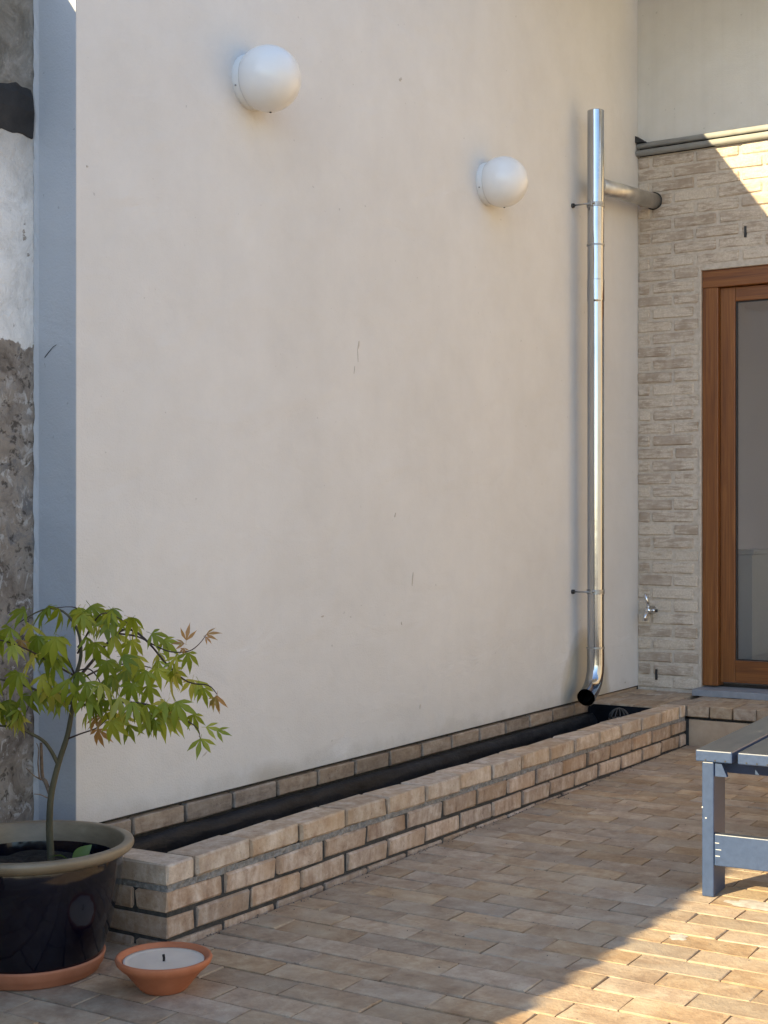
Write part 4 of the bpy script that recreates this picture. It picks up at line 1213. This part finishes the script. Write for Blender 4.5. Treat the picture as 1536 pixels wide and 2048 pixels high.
for xa in (0.008, LEN - 0.036):
    m_ = MB(); m_.box(xa, xa + 0.028, -(BW - 0.0535), -0.0535, 0.092, 0.185, 0.003)
    m_.build('stretcher', M['bench'], bench)
m_ = MB(); m_.box(0.07, LEN - 0.07, -(BW / 2 + 0.03), -(BW / 2 - 0.03), TOP - TK - 0.05, TOP - TK - 0.0008, 0.002)
m_.build('long_rail', M['bench'], bench)
for (ya, sg) in ((-0.0535, -1), (-(BW - 0.0535), 1)):
    z1_, z0_ = TOP - TK - 0.004, TOP - TK - 0.042
    pr = [(ya, z1_), (ya + sg * 0.020, z1_), (ya + sg * 0.036, z0_), (ya, z0_)]
    m_ = MB(); m_.add([(0.012, y, z) for y, z in pr] + [(0.03, y, z) for y, z in pr], [(0, 1, 2, 3), (7, 6, 5, 4)] + [(k, (k + 1) % 4, 4 + (k + 1) % 4, 4 + k) for k in range(4)])
    m_.build('corner_cleat', M['bench'], bench)
# bare chips and nail dots
m_ = MB()
for (y, z, w, h) in ((-0.056, 0.158, 0.012, 0.0016), (-0.058, 0.139, 0.016, 0.0014), (-0.057, 0.120, 0.013, 0.0018)):
    m_.box(0.0072, 0.009, y - w, y, z, z + h)
for (y, z, w, h) in ((-0.018, 0.258, 0.003, 0.004), (-0.028, 0.228, 0.004, 0.003)):
    m_.box(0.0032, 0.005, y - w, y, z, z + h)
m_.build('paint_chips', M['bench_wear'], bench)
m_ = MB()
for y in (-0.03, -0.058, -0.088, -0.15, -0.18, -0.21):
    m_.box(-0.0012, 0.002, y - 0.002, y + 0.002, TOP - TK + 0.0035, TOP - TK + 0.008)
m_.build('nail_dots', M['rubber'], bench)

# pale crusts on three paving bricks
bricks = [o for o in paving.children if o.name.startswith('paving_brick') and not o.get('kind')]
for (x, y, lx, rx, ly_, ry, sd_) in ((3.95, -1.60, 0.0, 0.050, 0.0, 0.082, 1), (3.66, -1.63, 0.02, 0.032, 0.095, 0.022, 3)):
    b0 = min(bricks, key=lambda o: (o.location.x - x) ** 2 + (o.location.y - y) ** 2)
    rq = random.Random(sd_)
    n = 36
    vs = [(lx, ly_, 0.0285)]
    for rr_, zz in ((0.6, 0.0284), (1.0, 0.0268)):
        for k in range(n):
            a = 2 * math.pi * k / n
            q = rr_ * (1 + 0.5 * mnoise.noise(Vector((2 * math.cos(a), 2 * math.sin(a), sd_ * 3.3))) + rq.uniform(-0.07, 0.07))
            vs.append((lx + max(-0.052, min(0.052, rx * q * math.cos(a))), ly_ + ry * q * math.sin(a), zz))
    m_ = MB()
    m_.add(vs, [(0, 1 + k, 1 + (k + 1) % n) for k in range(n)] + [(1 + k, 1 + n + k, 1 + n + (k + 1) % n, 1 + (k + 1) % n) for k in range(n)], True)
    o = m_.build('lime_crust', M['efflorescence'], b0)

# grit, crumbs of mortar and dry bits along the foot of the planter and in the joints
gm = MB()
gr = random.Random(33)
for i in range(420):
    if gr.random() < 0.55:
        x = gr.uniform(2.85, 6.5); y = 0.452 + abs(gr.gauss(0, 0.02))
    else:
        x = gr.uniform(2.2, 5.2); y = gr.uniform(0.46, 2.1)
        if x < 2.8 and y < 0.85: continue
    q = gr.uniform(0.0012, 0.0036) * (0.7 if y > 0.55 else 1)
    z = gz(x) + 0.0004
    a = gr.uniform(0, 3)
    p = [(x + q * gr.uniform(.7, 1.4) * math.cos(a + k * 2.1), -y + q * gr.uniform(.7, 1.4) * math.sin(a + k * 2.1), z - 0.001) for k in range(3)] + [(x, -y, z + q * 0.9)]
    gm.add(p, [(0, 1, 3), (1, 2, 3), (2, 0, 3), (0, 2, 1)])
M['grit'] = simple('grit', (0.05, 0.042, 0.034), (0.22, 0.19, 0.155), 400, 0.95, 0)
tag(gm.build('grit', M['grit']), 'scattered grit and mortar crumbs on the paving', None, None, 'stuff')
